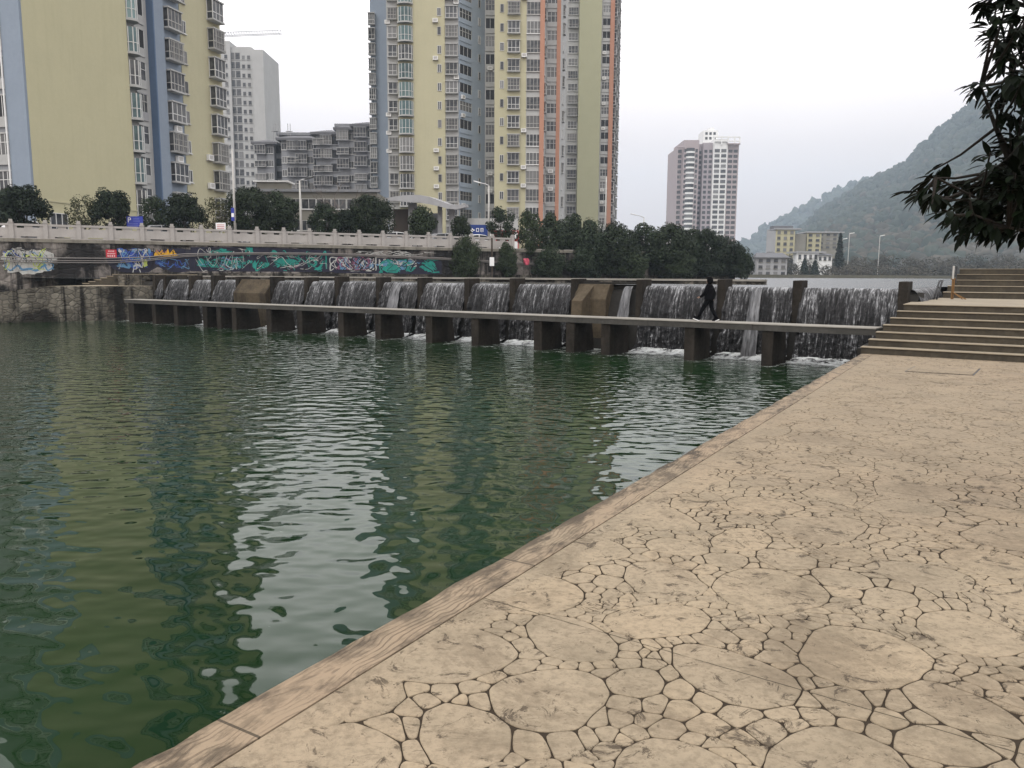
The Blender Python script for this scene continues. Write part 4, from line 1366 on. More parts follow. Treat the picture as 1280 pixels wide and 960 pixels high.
for kind, px, ty, hw, n, lab in [
    ('round2', 2, 240, 17, 5.5, 'dark tree cut by the photo edge behind the balustrade'),
    ('round', 29, 233, 25, 2.2, 'round dark evergreen tree beside the blue-edged tower'),
    ('pale', 103, 245, 17, 2.5, 'thin pale-leaved tree against the blank yellow wall'),
    ('round', 136, 238, 21, 2.2, 'round dark evergreen tree left of the blue parking sign'),
    ('loose', 192, 249, 17, 6, 'loose dark tree right of the blue parking sign'),
    ('round', 231, 243, 20, 2.4, 'round dark tree below the blue balconies column'),
    ('pale', 268, 248, 17, 3.0, 'thin pale tree beside the white notice board'),
    ('big', 312, 238, 26, 2.6, 'broad dark tree right of the tall white pole'),
    ('round2', 346, 244, 24, 4.5, 'dark tree left of the double street lamp'),
    ('round2', 405, 257, 16, 2.2, 'small round dark tree right of the street lamp'),
    ('round', 437, 262, 15, 2.8, 'small dark tree under the bare tree'),
    ('big', 464, 248, 26, 2.6, 'large dark tree in front of the canopy end wall'),
    ('round2', 527, 260, 16, 2.2, 'small round tree in front of the canopy columns'),
    ('round', 577, 270, 10.5, 2.2, 'small clipped round tree left of the navy signboard'),
    ('loose', 627, 262, 17, 2.4, 'open-crowned tree right of the tall lamp by the shops'),
]:
    tree(kind, px, ty, Z_ROAD, dr(px, n), hw, lab, GT)
# trees of the lower right bank
GL = 'dense trees at the end of the far bank'
for kind, px, ty, hw, n, bz, lab in [
    ('loose', 661, 267, 18, 0.4, 2.6, 'loose tree with crooked trunk left of the dense bank trees'),
    ('droop2', 690, 270, 24, 2.0, 1.6, 'tall mid green tree below the salmon pillars'),
    ('droop2', 716, 271, 20, 3.0, 2.2, 'narrow tree in front of the olive tower wall'),
    ('droop3', 741, 277, 24, -0.5, 1.4, 'bushy green tree right of the narrow tree'),
    ('droop', 772, 281, 26, -1.0, 1.4, 'dark drooping tree under the thin pole'),
    ('droop2', 806, 283, 26, 0.5, 1.4, 'drooping tree below the distant street lamp'),
    ('droop', 836, 282, 28, -1.0, 1.4, 'dark drooping tree left of the distant mauve tower'),
    ('droop3', 862, 288, 24, 0.0, 1.4, 'dark bushy tree at the foot of the mauve tower'),
    ('droop', 886, 289, 25, -1.0, 1.4, 'dark drooping tree below the white tower grid'),
    ('droop', 908, 297, 22, 0.0, 1.4, 'last tall tree near the end of the bank'),
    ('droop3', 928, 309, 16, -0.6, 1.4, 'lowest rounded tree at the very end of the bank'),
]:
    tree(kind, px, ty, bz, dr(px, n), hw, lab, GL)
GB = 'bushes hanging over the old bank wall'
for kind, px, ty, hw, n, bz, lab in [
    ('droop3', 583, 297, 17, -0.7, 1.3, 'dark bush hanging over the wall below the navy signboard'),
    ('droop2', 634, 305, 13, -0.7, 1.3, 'dark bush hanging over the wall left of the pink cloth'),
    ('droop3', 688, 310, 20, -1.2, 1.3, 'spreading bush at the wall right of the pink cloth'),
    ('droop2', 727, 312, 18, -1.6, 1.3, 'low bush at the water under the olive tower'),
    ('droop3', 790, 316, 22, -2.0, 1.3, 'low bush at the water under the thin pole'),
    ('droop3', 848, 316, 22, -2.0, 1.3, 'low bush at the water below the mauve tower'),
]:
    o = tree(kind, px, ty, bz, dr(px, n), hw, lab, GB, cat='bush')
    o.name = 'bush'

# bare tree
bp_ = P(432, 300, dr(432, 7))
bt = empty('bare_tree', (bp_.x, bp_.y, Z_ROAD))
tag(bt, 'leafless tree with fine bare branches in front of the grey flats', 'tree')
b = MB(); rb = random.Random(4)
tb = MB()
def branch(p, d, L, r, lev):
    q = p + d * L
    m_ = p + d * L * .5 + Vector((rb.uniform(-1, 1), rb.uniform(-1, 1), rb.uniform(-.3, .5))) * L * .08
    (tb if lev == 0 else b).tube([p, m_, q], [r, r * .8, r * .6], 5, cap=False)
    if lev >= 5: return
    for k in range(3 if lev < 2 else 2):
        ax = Vector((rb.uniform(-1, 1), rb.uniform(-1, 1), rb.uniform(-.15, .75))).normalized()
        nd = (d * 0.75 + ax * 0.7).normalized()
        branch(p + d * L * rb.uniform(.65, 1), nd, L * rb.uniform(.62, .82), r * .58, lev + 1)
branch(Vector((0, 0, 0)), Vector((-.08, 0, 1)), 2.3, .13, 0)
tb.build('trunk', M['palebark'], bt)
b.build('branches', M['palebark'], bt)

# ------------------------------------------------------------------ buildings
FH = 2.95
class Facade:
    """wall line from p0 to p1 (left to right seen from outside)"""
    def __init__(s, root, p0, p1):
        s.root, s.p0, s.p1 = root, Vector(p0), Vector(p1)
        s.d = (s.p1 - s.p0).normalized(); s.L = (s.p1 - s.p0).length
        s.a = math.atan2(s.d.y, s.d.x)
        s.n = Vector((s.d.y, -s.d.x))
    def spx(s, px, py=200):
        r = ray(px, py)
        a = np.array([[s.d.x, -r.x], [s.d.y, -r.y]])
        return float(np.linalg.solve(a, np.array([-s.p0.x, -s.p0.y]))[0])
    def put(s, proto, x, z, flip=False):
        """copy a prototype (mesh tuple) at distance x along, height z"""
        name, me, kids = proto
        p = s.p0 + s.d * x
        o = bpy.data.objects.new(name, me)
        o.location = (p.x - s.root.location.x, p.y - s.root.location.y, z - s.root.location.z)
        o.rotation_euler = (0, 0, s.a)
        link(o, s.root)
        for kn, km in kids:
            c = bpy.data.objects.new(kn, km); link(c, o)
        return o

def proto_window(w, h, frame='frame', pane='pane', mull=1, sill=True, depth=0.09, rail=None):
    """flat window: frame with mullions (origin bottom centre)"""
    b = MB(); t = 0.06
    for x0, x1 in ((-w / 2, -w / 2 + t), (w / 2 - t, w / 2)): b.box(x0, x1, -depth, 0.02, 0, h)
    b.box(-w / 2 + t, w / 2 - t, -depth, 0.02, 0, t); b.box(-w / 2 + t, w / 2 - t, -depth, 0.02, h - t, h)
    for k in range(mull):
        x = -w / 2 + w * (k + 1) / (mull + 1); b.box(x - .03, x + .03, -depth + .01, 0.02, t, h - t)
    if rail: b.box(-w / 2 + t, w / 2 - t, -depth + .01, 0.02, h * rail - .03, h * rail + .03)
    if sill: b.box(-w / 2 - .08, w / 2 + .08, -depth - .1, 0.02, -.1, -0.002)
    fm = b.mesh('window', M[frame])
    p = MB(); p.box(-w / 2 + t, w / 2 - t, -depth * .4, 0.015, t, h - t)
    return ('window', fm, [('pane', p.mesh('pane', M[pane]))])

def proto_bay(w, h, d, frame='frame', pane='pane', bars=3, slab='pale', cage=False, name='bay_window'):
    b = MB()
    b.box(-w / 2 - .08, w / 2 + .08, -d - .1, 0, -.16, 0, 1)
    b.box(-w / 2 - .08, w / 2 + .08, -d - .1, 0, h, h + .14, 1)
    t = .07
    for x in (-w / 2, w / 2 - t):
        b.box(x, x + t, -d, -d + t, 0, h)
    for x in (-w / 2, w / 2 - t): b.box(x, x + t, -0.08, -0.002, 0, h)
    for k in range(bars):
        x = -w / 2 + w * (k + 1) / (bars + 1)
        b.box(x - .03, x + .03, -d, -d + .06, 0, h)
    for z in (h * .36,):
        b.box(-w / 2 + t, w / 2 - t, -d - .004, -d + .05, z - .035, z + .035)
        for x in (-w / 2 - .004, w / 2 - .056): b.box(x, x + .06, -d + t, -.08, z - .035, z + .035)
    if cage:
        for k in range(9):
            x = -w / 2 + w * (k + .5) / 9; b.box(x - .012, x + .012, -d - .16, -d - .13, -.05, h * .95)
        for z in (0.0, h * .32, h * .64, h * .94): b.box(-w / 2, w / 2, -d - .165, -d - .14, z - .015, z + .015)
    fm = b.mesh(name, [M[frame], M[slab]])
    p = MB(); p.box(-w / 2 + .03, w / 2 - .03, -d + .035, -0.004, 0.003, h - .003)
    return (name, fm, [('pane', p.mesh('pane', M[pane]))])

def proto_round(w, h, d, pane='teal'):
    b = MB(); n = 12
    def arc(r0, r1): return [(r0 * math.cos(math.pi * k / n), -r1 * math.sin(math.pi * k / n)) for k in range(n + 1)]
    b.prism(arc(w / 2 + .12, d + .12), -.16, 0.06, 1)
    for k in range(0, n + 1, 2):
        x, y = arc(w / 2, d)[k]
        b.box(x - .035, x + .035, y - .035, y + .035, 0.06, h)
    A = arc(w / 2 + .01, d + .01)
    for k in range(n):
        b.obox(A[k], A[k + 1], .05, h * .38, h * .38 + .06)
    fm = b.mesh('balcony', [M['frame'], M['pale']])
    p = MB(); p.prism(arc(w / 2 - .02, d - .02), 0.062, h)
    return ('balcony', fm, [('pane', p.mesh('pane', M[pane]))])

def proto_loggia(w, h, parapet='pale', bars=4, frame='frame', glazed=True):
    """recess shown as a thin pane (glass, else painted shade) with parapet and frames"""
    b = MB()
    b.box(-w / 2, w / 2, -.12, 0.0, -.05, h * .30, 1)
    b.box(-w / 2, w / 2, -.12, 0.0, h - .12, h, 1)
    t = .06
    for k in range(bars + 1):
        x = -w / 2 + (w - t) * k / bars
        b.box(x, x + t, -.085, -.005, h * .30, h - .12)
    if glazed: b.box(-w / 2 + t, w / 2 - t, -.09, -.01, h * .68, h * .68 + .05)
    fm = b.mesh('balcony', [M[frame], M[parapet]])
    p = MB(); p.box(-w / 2 + .01, w / 2 - .01, -.05, -0.003, h * .30, h - .12)
    return ('balcony', fm, [('pane', p.mesh('pane', M['pane' if glazed else 'dark']))])

b = MB(); b.box(-.42, .42, -.38, -.04, 0, .58); b.box(-.3, .3, -.385, -.38, .1, .5, 1); b.box(-.45, .45, -.40, 0, -.05, 0, 1)
AC = ('air_conditioner', b.mesh('air_conditioner', [M['white'], M['cage']]), [])

rf = random.Random(21)
def tower(name, label, base):
    r = empty(name, base); tag(r, label, 'apartment tower'); return r
def wallpart(root, pts, z0, z1, mat, name='wall'):
    b = MB(); b.prism([Vector(p) for p in pts], z0, z1)
    return b.build(name, M[mat], root, rel=True)

# --- left tower
A0 = XY(43, 66, 235)
fd = Vector(((900 - 640) / 1000.0, 1)).normalized()
fn = Vector((fd.y, -fd.x))
lt = tower('apartment_tower', 'tall yellow and blue apartment tower with a blank end wall at the left', (A0.x, A0.y, Z_ROAD))
Ftmp = Facade(lt, A0, A0 + fd * 30)
sp = lambda px, py=200: Ftmp.spx(px, py)
s_y, s_f0, s_f1, s_f2, s_b, s_y2, s_e = [Ftmp.spx(x_, 235) for x_ in (169.5, 196.5, 204, 211, 234, 234.5, 283)]
LZ = 80
dep = -fn * 13
def q(s, out=0.0): return A0 + fd * s + fn * out
wallpart(lt, [q(0), q(s_y), q(s_y) + dep, q(0) + dep], Z_ROAD, LZ, 'yellow')
wallpart(lt, [q(s_y, -.45), q(s_f0 + .6, -.45), q(s_f0 + .6) + dep, q(s_y) + dep], Z_ROAD, LZ - 3, 'pale')
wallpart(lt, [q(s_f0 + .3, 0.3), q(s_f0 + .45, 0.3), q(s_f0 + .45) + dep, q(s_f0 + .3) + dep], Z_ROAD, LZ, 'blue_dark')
wallpart(lt, [q(s_f0 + .45, 0.3), q(s_f2 + .1, 0.3), q(s_f2 + .1) + dep, q(s_f0 + .45) + dep], Z_ROAD, LZ, 'blue')
wallpart(lt, [q(s_f2 + .1, -.05), q(s_y2, -.05), q(s_y2) + dep, q(s_f2 + .1) + dep], Z_ROAD, LZ, 'blue')
wallpart(lt, [q(s_y2, 0), q(s_e, 0), q(s_e) + dep, q(s_y2) + dep], Z_ROAD, LZ, 'yellow2')
# lighter end face to the left: blue strip then balconies
ld = -fn
wallpart(lt, [q(-.25) , q(-.25) + ld * 1.9, q(0.02) + ld * 1.9, q(0.02) + ld * 0.02], Z_ROAD, LZ, 'blue')
wallpart(lt, [q(-.02) + ld * 1.9, q(-.02) + ld * 13.1, q(8) + ld * 13.1, q(8) + ld * 13.02, q(0.02) + ld * 13.02, q(0.02) + ld * 1.9], Z_ROAD, LZ - 1, 'midgrey')
b = MB(); b.obox(q(0), q(s_y), .14, Z_ROAD + 3.5, Z_ROAD + 3.62); b.build('ledge', M['yellow2'], lt, rel=True)
Fm = Facade(lt, q(0), q(30))
nfl = 25
wp_ = proto_window(1.9, 1.5, mull=2); Fm.put(wp_, sp(73, 270), Z_ROAD + 1.15)
bays3 = [proto_bay(2.1, 1.75, .62, bars=2, cage=False), proto_bay(2.1, 1.75, .62, bars=3, frame='cage'), proto_bay(2.1, 1.75, .62, bars=2, cage=True, frame='cage')]
bays4 = [proto_bay(1.9, 1.9, .75, bars=2), proto_bay(1.9, 1.9, .75, bars=3, frame='cage', cage=True)]
smallw = [proto_window(.75, 1.25, mull=0, frame='cage'), proto_window(.75, 1.25, mull=1)]
rnd3 = [proto_round(1.35, 2.25, .95), proto_round(1.35, 2.25, .95, 'pane')]
log4 = [proto_loggia(1.45, 2.5, 'pale', 2), proto_loggia(1.45, 2.5, 'pale', 2, glazed=False), proto_loggia(1.45, 2.5, 'grey', 3, 'cage')]
log3 = [proto_loggia(1.8, 2.5), proto_loggia(1.8, 2.5, glazed=False)]
Fr = Facade(lt, q(0, -.45), q(30, -.45))
Fe = Facade(lt, q(-.02) + ld * 13, q(-.02) + ld * 1.9)
for k in range(nfl):
    z = Z_ROAD + 1.0 + FH * k
    if z + 3 > LZ: break
    if k > 0:
        Fm.put(rf.choice(bays3), (sp(213, 235) + sp(232, 235)) / 2, z)
        Fm.put(rf.choice(smallw), sp(238, 235), z + .2)
        Fm.put(rf.choice(bays4), s_e - 1.3, z - .1)
        if rf.random() < .3: Fm.put(AC, s_e - 3.0, z - .1)
        if rf.random() < .35: Fm.put(AC, (sp(213, 235) + sp(232, 235)) / 2 + .2, z - .95)
    Fr.put(rf.choice(rnd3), s_y + .75, z - .6) if False else None
    Fr.put(rnd3[0] if rf.random() < .7 else rnd3[1], sp(175.8, 235), z - .7)
    Fr.put(rf.choice(log4), sp(188, 235), z - .5)
    Fe.put(rf.choice(log3), Fe.L - 1.0, z - .5)
    Fe.put(rf.choice(bays3), Fe.L - 3.6, z)
b = MB(); pz = q(-.35) + ld * 1.95; b.tube([(pz.x, pz.y, Z_ROAD), (pz.x, pz.y, LZ - 2)], .07, 6); b.build('downpipe', M['white'], lt, rel=True)

# --- central tower
ct = tower('apartment_tower', 'large yellow and blue apartment tower with salmon pillars in the middle', (XY(580, 138).x, 138, Z_ROAD))
CZ = 96
NF = 22
C = lambda px, d, py=200: XY(px, d, py)
def wing(root, px0, px1, d, depth, mat, ztop=CZ, d1=None):
    a, c = C(px0, d), C(px1, d if d1 is None else d1)
    dd = (c - a).normalized(); n = Vector((-dd.y, dd.x))
    wallpart(root, [a, c, c + n * depth, a + n * depth], Z_ROAD, ztop, mat)
    return Facade(root, a, c)
f_back = wing(ct, 465.5, 486.5, 172, 12, 'blue', CZ - 4)
f_win = wing(ct, 485.5, 499, 139, 20, 'pale')
f_yel = wing(ct, 499, 557, 138, 20, 'yellow2')
f_bay = wing(ct, 557, 573.5, 138.3, 20, 'pale')
f_rec = wing(ct, 573.5, 608, 138.4, 12, 'blue_brightened', d1=145)
f_drk = wing(ct, 606, 619, 144.5, 12, 'pale')
f_yel2 = wing(ct, 618, 657, 136, 22, 'yellow2')
f_big = wing(ct, 657, 675.5, 136.1, 22, 'pale')
f_rside = wing(ct, 679, 697, 141, 20, 'pale')
f_side2 = wing(ct, 698, 706, 141.2, 4, 'pale', d1=152)
def pillar(root, px, d, w, ztop=CZ):
    p = C(px, d); b = MB(); b.box(p.x - w / 2, p.x + w / 2, p.y - .35, p.y + .8, Z_ROAD, ztop); b.build('pillar', M['salmon'], root, rel=True)
pillar(ct, 676.5, 136.2, .75); pillar(ct, 696.5, 141.2, .65)
a, c = C(677.5, 136.5), C(681, 141)
wallpart(ct, [a, c, c + Vector((-1, 1)), a + Vector((-1, .5))], Z_ROAD, CZ, 'pale')
fz = Facade(ct, a, c)
bw = [proto_bay(1.5, 1.7, .5, bars=1, frame='frame'), proto_bay(1.5, 1.7, .5, bars=2, frame='cage', cage=True)]
bw2 = [proto_bay(1.95, 1.75, .55, bars=2), proto_bay(1.95, 1.75, .55, bars=3, frame='cage', cage=True), proto_bay(1.95, 1.75, .55, bars=2, frame='cage')]
rnd = [proto_round(2.4, 2.3, .9, 'teal'), proto_round(2.4, 2.3, .9, 'pane')]
sw = [proto_window(.62, 1.3, mull=0, frame='cage', sill=False), proto_window(.66, 1.3, mull=1, sill=False)]
lg = [proto_loggia(3.3, 2.3, 'blue_brightened', 4), proto_loggia(3.3, 2.3, 'blue_brightened', 3, glazed=False), proto_loggia(3.3, 2.3, 'blue_brightened', 4, 'cage')]
lgd = [proto_loggia(1.6, 2.5, 'pale', 2, glazed=False), proto_loggia(1.6, 2.5, 'pale', 3, 'cage')]
bigw = [proto_window(2.35, 1.95, mull=3, sill=True, rail=.35), proto_window(2.35, 1.95, mull=3, frame='cage', rail=.35)]
lgr = [proto_loggia(2.0, 2.4, 'pale', 3), proto_loggia(2.0, 2.4, 'pale', 2, glazed=False)]
bk = [proto_bay(1.3, 2.0, 1.0, bars=1, frame='cage'), proto_bay(1.3, 2.0, 1.0, bars=2, frame='frame')]
sidew = [proto_bay(1.2, 1.6, .3, bars=1, frame='cage'), proto_window(1.3, 1.6, mull=1)]
zoff = {}
VIS = 17
upper = MB()
def col(F, protos, x, zadd, k, hrel=0):
    z = Z_ROAD + 1.1 + zadd + FH * k
    return F.put(rf.choice(protos), x, z)
for k in range(VIS):
    col(f_back, bk, .4, 0, k * 1.0)
    col(f_win, bw, f_win.L * .55, 0, k)
    col(f_yel, rnd, f_yel.spx(508.5), -.8, k)
    col(f_yel, sw, f_yel.spx(550), .25, k)
    col(f_bay, bw2, f_bay.L * .5, 0, k)
    col(f_rec, lg, f_rec.spx(582), -.35, k)
    col(f_rec, sw, f_rec.spx(599), .25, k)
    col(f_drk, lgd, f_drk.L * .5, -.5, k)
    col(f_yel2, sw, f_yel2.spx(627), .25, k)
    col(f_yel2, bw2, f_yel2.spx(641.5), 0, k)
    col(f_big, bigw, f_big.L * .5, 0, k)
    col(f_rside, lgr, f_rside.spx(689.5), -.4, k)
    col(f_side2, sidew, f_side2.L * .5, 0, k)
    col(fz, sidew, fz.L * .5, 0, k)
    for F_, fr_ in ((f_rec, .12), (f_bay, .85), (f_yel2, .93), (f_win, .1), (f_rside, .5), (f_yel, .80), (f_drk, .5)):
        if rf.random() < .30: col(F_, [AC], F_.L * fr_, -.75, k)
# storeys above the picture, seen only mirrored in the river
for k in range(VIS, 30):
    z = Z_ROAD + 1.1 + FH * k
    if z + 3 > CZ: break
    for F_, x, w_ in ((f_win, f_win.L * .55, 1.5), (f_yel, f_yel.spx(508.5), 2.4), (f_bay, f_bay.L * .5, 1.9), (f_rec, f_rec.spx(582), 2.7), (f_yel2, f_yel2.spx(641.5), 1.9), (f_big, f_big.L * .5, 2.3), (f_rside, f_rside.spx(689.5), 2.0)):
        p = F_.p0 + F_.d * x
        upper.obox(p - F_.d * w_ / 2 + F_.n * .05, p + F_.d * w_ / 2 + F_.n * .05, .3, z, z + 1.7)
uo = upper.build('window', M['pane'], ct, rel=True); uo['kind'] = 'stuff'
# slab lines on the bay columns
b = MB(); b.box(0, 0.001, 0, 0.001, 0, 0.001)

# --- third tower behind, right
tt = tower('apartment_tower', 'olive apartment tower with one salmon pillar behind the large tower', (C(735, 197).x, 197, Z_ROAD))
t1 = wing(tt, 704, 722, 199, 18, 'pale', 118)
t2 = wing(tt, 722, 749, 197, 20, 'olive', 120)
t3 = wing(tt, 749, 761.5, 198, 18, 'pale', 120)
t4 = wing(tt, 762.5, 768.5, 198.4, 3, 'pale', 120, d1=216)
pillar(tt, 762, 198, 1.0, 120)
w3 = [proto_window(2.3, 1.7, mull=2, rail=.4), proto_window(2.3, 1.7, mull=3, frame='cage', rail=.4), proto_bay(2.2, 1.7, .6, bars=2, frame='cage')]
w3b = [proto_loggia(2.0, 2.3, 'pale', 2, glazed=False), proto_loggia(2.0, 2.3, 'pale', 3)]
w3c = [proto_bay(2.6, 2.0, .9, bars=2, frame='cage'), proto_bay(2.6, 2.0, .9, bars=2)]
for k in range(28):
    z = Z_ROAD + 1.1 + 2.88 * k
    t1.put(rf.choice(w3), t1.spx(714.5), z)
    t3.put(rf.choice(w3b), t3.L * .5, z - .4)
    for fr in (.15, .5, .85): 
        if k < 26: t4.put(rf.choice(w3c), t4.L * fr, z)
    if rf.random() < .3: t3.put(AC, t3.L * .3, z - .5)
print('towers done')

# --- pale tower behind the left one, with crane
gt = tower('apartment_tower', 'slim pale grey tower block standing behind the left yellow tower', (C(300, 280).x, 280, Z_ROAD))
zt = P(300, 55, 280).z
g1_ = wing(gt, 255, 293, 282, 16, 'pale', P(285, 49, 280).z)
g2_ = wing(gt, 292, 320, 283, 16, 'pale', P(305, 56, 280).z)
g3_ = wing(gt, 320, 333.5, 280, 18, 'pale', P(325, 62, 280).z)
b = MB(); c_ = C(309, 286); b.box(c_.x - 3.5, c_.x + 2.5, c_.y, c_.y + 6, P(305, 57, 280).z, P(305, 52, 280).z); b.build('roof_room', M['pale'], gt, rel=True)
pw = [('window', proto_window(1.1, 1.5, mull=0, frame='pale')[1], []), ]
def flatwin(w, h, pane='pane', fr=None):
    b = MB(); b.box(-w / 2, w / 2, -.06, 0, 0, h); b.box(-w / 2 - .1, w / 2 + .1, -.25, 0, -.12, -.002, 1)
    return ('window', b.mesh('window', [M[pane], M[fr or 'pale']]), [])
fw1, fw2 = flatwin(1.0, 1.3), flatwin(1.5, 2.2)
cnt = 0
rest = MB()
for k in range(26):
    z = zt - 4.2 - 2.95 * k
    if z < 8: break
    for F_, px, pr_ in ((g1_, 287.5, fw1), (g2_, 295.5, fw2), (g2_, 302, fw2), (g2_, 309, fw1), (g2_, 315.5, fw1)):
        if cnt < 100: F_.put(pr_, F_.spx(px), z); cnt += 1
        else:
            p = F_.p0 + F_.d * F_.spx(px); rest.obox(p - F_.d * .6 + F_.n * .03, p + F_.d * .6 + F_.n * .03, .06, z, z + 1.5)
if rest.v: rest.build('window', M['pane'], gt, rel=True)['kind'] = 'stuff'

# crane
cr0 = P(262, 46, 330)
ck = empty('tower_crane', (cr0.x, cr0.y, Z_ROAD)); tag(ck, 'distant tower crane whose long jib sticks out behind the pale tower', 'crane')
def lattice(b, a, c, w, n, up):
    a, c = Vector(a), Vector(c); d = (c - a).normalized(); s_ = d.cross(up).normalized() * w / 2; u_ = up.normalized() * w
    for o_ in (s_, -s_, u_): b.tube([a + o_, c + o_], .11, 4)
    for i in range(n):
        p, r2 = a.lerp(c, i / n), a.lerp(c, (i + 1) / n); m2 = (p + r2) / 2
        for o_ in (s_, -s_): b.tube([p + o_, m2 + u_], .035, 3); b.tube([m2 + u_, r2 + o_], .055, 3)
jt = P(352, 42.5, 330)
b = MB(); lattice(b, cr0 - (jt - cr0) * .3, jt, 1.5, 36, Vector((0, 0, 1))); b.build('jib', M['midgrey'], ck, rel=True)
b = MB(); lattice(b, (cr0.x, cr0.y, Z_ROAD), (cr0.x, cr0.y, cr0.z), 1.8, 40, Vector((0, 1, 0))); b.build('mast', M['midgrey'], ck, rel=True)
b = MB(); b.box(cr0.x - 1, cr0.x + 1, cr0.y - 1, cr0.y + 1, cr0.z - 2.4, cr0.z - .2); b.build('cab', M['cage'], ck, rel=True)

# --- grey mid-rise flats
mr = tower('apartment_block', 'weathered grey mid-rise flats with overhanging hipped roofs between the towers', (C(400, 190).x, 190, Z_ROAD))
mr['category'] = 'apartment block'
mw = [proto_window(1.7, 1.5, mull=1, frame='cage', sill=True), proto_window(1.7, 1.5, mull=2, frame='frame')]
mb_ = [proto_bay(2.6, 1.15, .9, bars=2, frame='cage', slab='pale', name='balcony'), proto_bay(2.6, 1.9, .9, bars=3, frame='cage', slab='grey', name='balcony')]
md = flatwin(1.6, 1.8, 'dark', 'grey')
for i, (pa_, pb_, d_, ty, kinds) in enumerate([
    (321, 343, 197, 172, 'bw'), (342, 353, 199, 172, 'dd'), (352, 393, 192, 167, 'wbbw'), (392, 396, 194, 166, ''),
    (395, 423, 188, 160, 'bbw'), (413, 424, 187.5, 160, 'd'), (424, 446, 182, 154, 'bw'), (445, 484, 178, 150, 'bwb')]):
    ztop = P((pa_ + pb_) / 2, ty + 6, d_).z
    F_ = wing(mr, pa_, pb_, d_, 14, 'midgrey', ztop)
    if i not in (1, 3, 5):
        a, c = F_.p0, F_.p1; n_ = -F_.n
        b = MB(); o_ = 1.0; h2 = P((pa_ + pb_) / 2, ty, d_).z
        base = [a - F_.d * o_ - n_ * o_, c + F_.d * o_ - n_ * o_, c + F_.d * o_ + n_ * 15, a - F_.d * o_ + n_ * 15]
        top_ = [a + F_.d * 2 + n_ * 3, c - F_.d * 2 + n_ * 3, c - F_.d * 2 + n_ * 11, a + F_.d * 2 + n_ * 11]
        b.prism(base, ztop - .5, ztop)
        vs = [(p.x, p.y, ztop + .002) for p in base] + [(p.x, p.y, min(h2 + .4, ztop + 1.1)) for p in top_]
        b.add(vs, [(0, 1, 5, 4), (1, 2, 6, 5), (2, 3, 7, 6), (3, 0, 4, 7), (4, 5, 6, 7)])
        b.build('roof', M['darkroof'], mr, rel=True)
    for k in range(7):
        z = ztop - 2.6 - 3.0 * k
        for j, kd in enumerate(kinds):
            x = F_.L * (j + .5) / len(kinds)
            F_.put({'b': rf.choice(mb_), 'w': rf.choice(mw), 'd': md}[kd], x, z)
for px, ty, d_ in ((376, 158, 194), (450, 147, 181)):
    b = MB(); p = C(px, d_ + 6); z0 = P(px, ty + 8, d_).z; b.box(p.x - 4, p.x + 4, p.y - 2, p.y + 4, z0 - 3, z0); b.box(p.x - 5, p.x + 5, p.y - 3, p.y + 5, z0, z0 + .6); b.build('roof_pavilion', M['midgrey'], mr, rel=True)
b = MB()
for px in (343, 346, 349, 361, 364):
    p = C(px, 196); z0 = P(px, 172, 196).z; b.tube([(p.x, p.y, z0 - 1), (p.x, p.y, z0 + 2.2 + (px % 3))], .08, 4)
    b.box(p.x - .5, p.x + .5, p.y - .05, p.y + .05, z0 + 1.3, z0 + 1.5)
b.build('aerial', M['grey'], mr, rel=True)

# --- low cream block in front of the flats
lb_ = empty('low_block', (C(390, 112).x, 112, Z_ROAD)); tag(lb_, 'low cream block with flat roof behind the street trees', 'building')
lz = P(390, 240, 112).z
F_ = wing(lb_, 318, 470, 112, 10, 'cream', lz)
b = MB(); b.obox(F_.p0 - F_.d * .5, F_.p1 + F_.d * .5, 1.0, lz, lz + .35); b.build('roof_edge', M['midgrey'], lb_, rel=True)
ws = [proto_window(2.0, 1.4, mull=2, frame='cage'), proto_window(2.0, 1.4, mull=1)]
for k in range(2):
    for j in range(8): F_.put(rf.choice(ws), F_.L * (j + .5) / 8, lz - 2.3 - 2.9 * k)
p = C(338, 113); b = MB(); b.box(p.x - 2, p.x + 2, p.y, p.y + 3, lz, lz + 1.4); b.box(p.x - 2.4, p.x + 2.4, p.y - .4, p.y + 3.2, lz + 1.4, lz + 1.6, 1); b.build('roof_hut', [M['cream'], M['white']], lb_, rel=True)

# --- entrance canopy
cd = 88.0
ec = empty('entrance_canopy', (C(540, cd).x, cd, Z_ROAD)); tag(ec, 'grey wave-roofed entrance canopy on columns beside the road', 'canopy')
prof = [(486, 250.5), (500, 248), (515, 246.5), (528, 246.5), (540, 249), (552, 253.5), (563, 257.5), (572, 259), (583, 257.5)]
b = MB(); up_, dn_ = [], []
for px, py in prof:
    a = P(px, py, cd); up_.append((a.x, a.z)); 
vs = []
n = len(up_)
for (x, z), t in zip(up_, [.25, .5, .75, .8, .75, .6, .5, .45, .35]):
    vs += [(x, cd - 2.5, z), (x, cd + 4, z + .5), (x, cd + 4, z - t + .5), (x, cd - 2.5, z - t)]
fs = []
for i in range(n - 1):
    for k in range(4): fs.append((i * 4 + k, i * 4 + (k + 1) % 4, (i + 1) * 4 + (k + 1) % 4, (i + 1) * 4 + k))
fs += [(3, 2, 1, 0), tuple((n - 1) * 4 + k for k in range(4))]
b.add(vs, fs); b.build('canopy_roof', M['grey'], ec, rel=True)
for px, w_, py in ((516, .9, 254), (550, .45, 257), (565, .6, 262)):
    p = C(px, cd, 270); b = MB(); b.box(p.x - w_ / 2, p.x + w_ / 2, cd - .3, cd + .3, Z_ROAD, P(px, py, cd).z); b.build('column', M['grey'], ec, rel=True)
M['brownpanel'] = plain('dark_brown_cladding', (0.05, 0.038, 0.03), 0.7, 0.2, 1.0, 0.1)
p0, p1 = C(492, cd + .5, 270), C(515, cd + .5, 270)
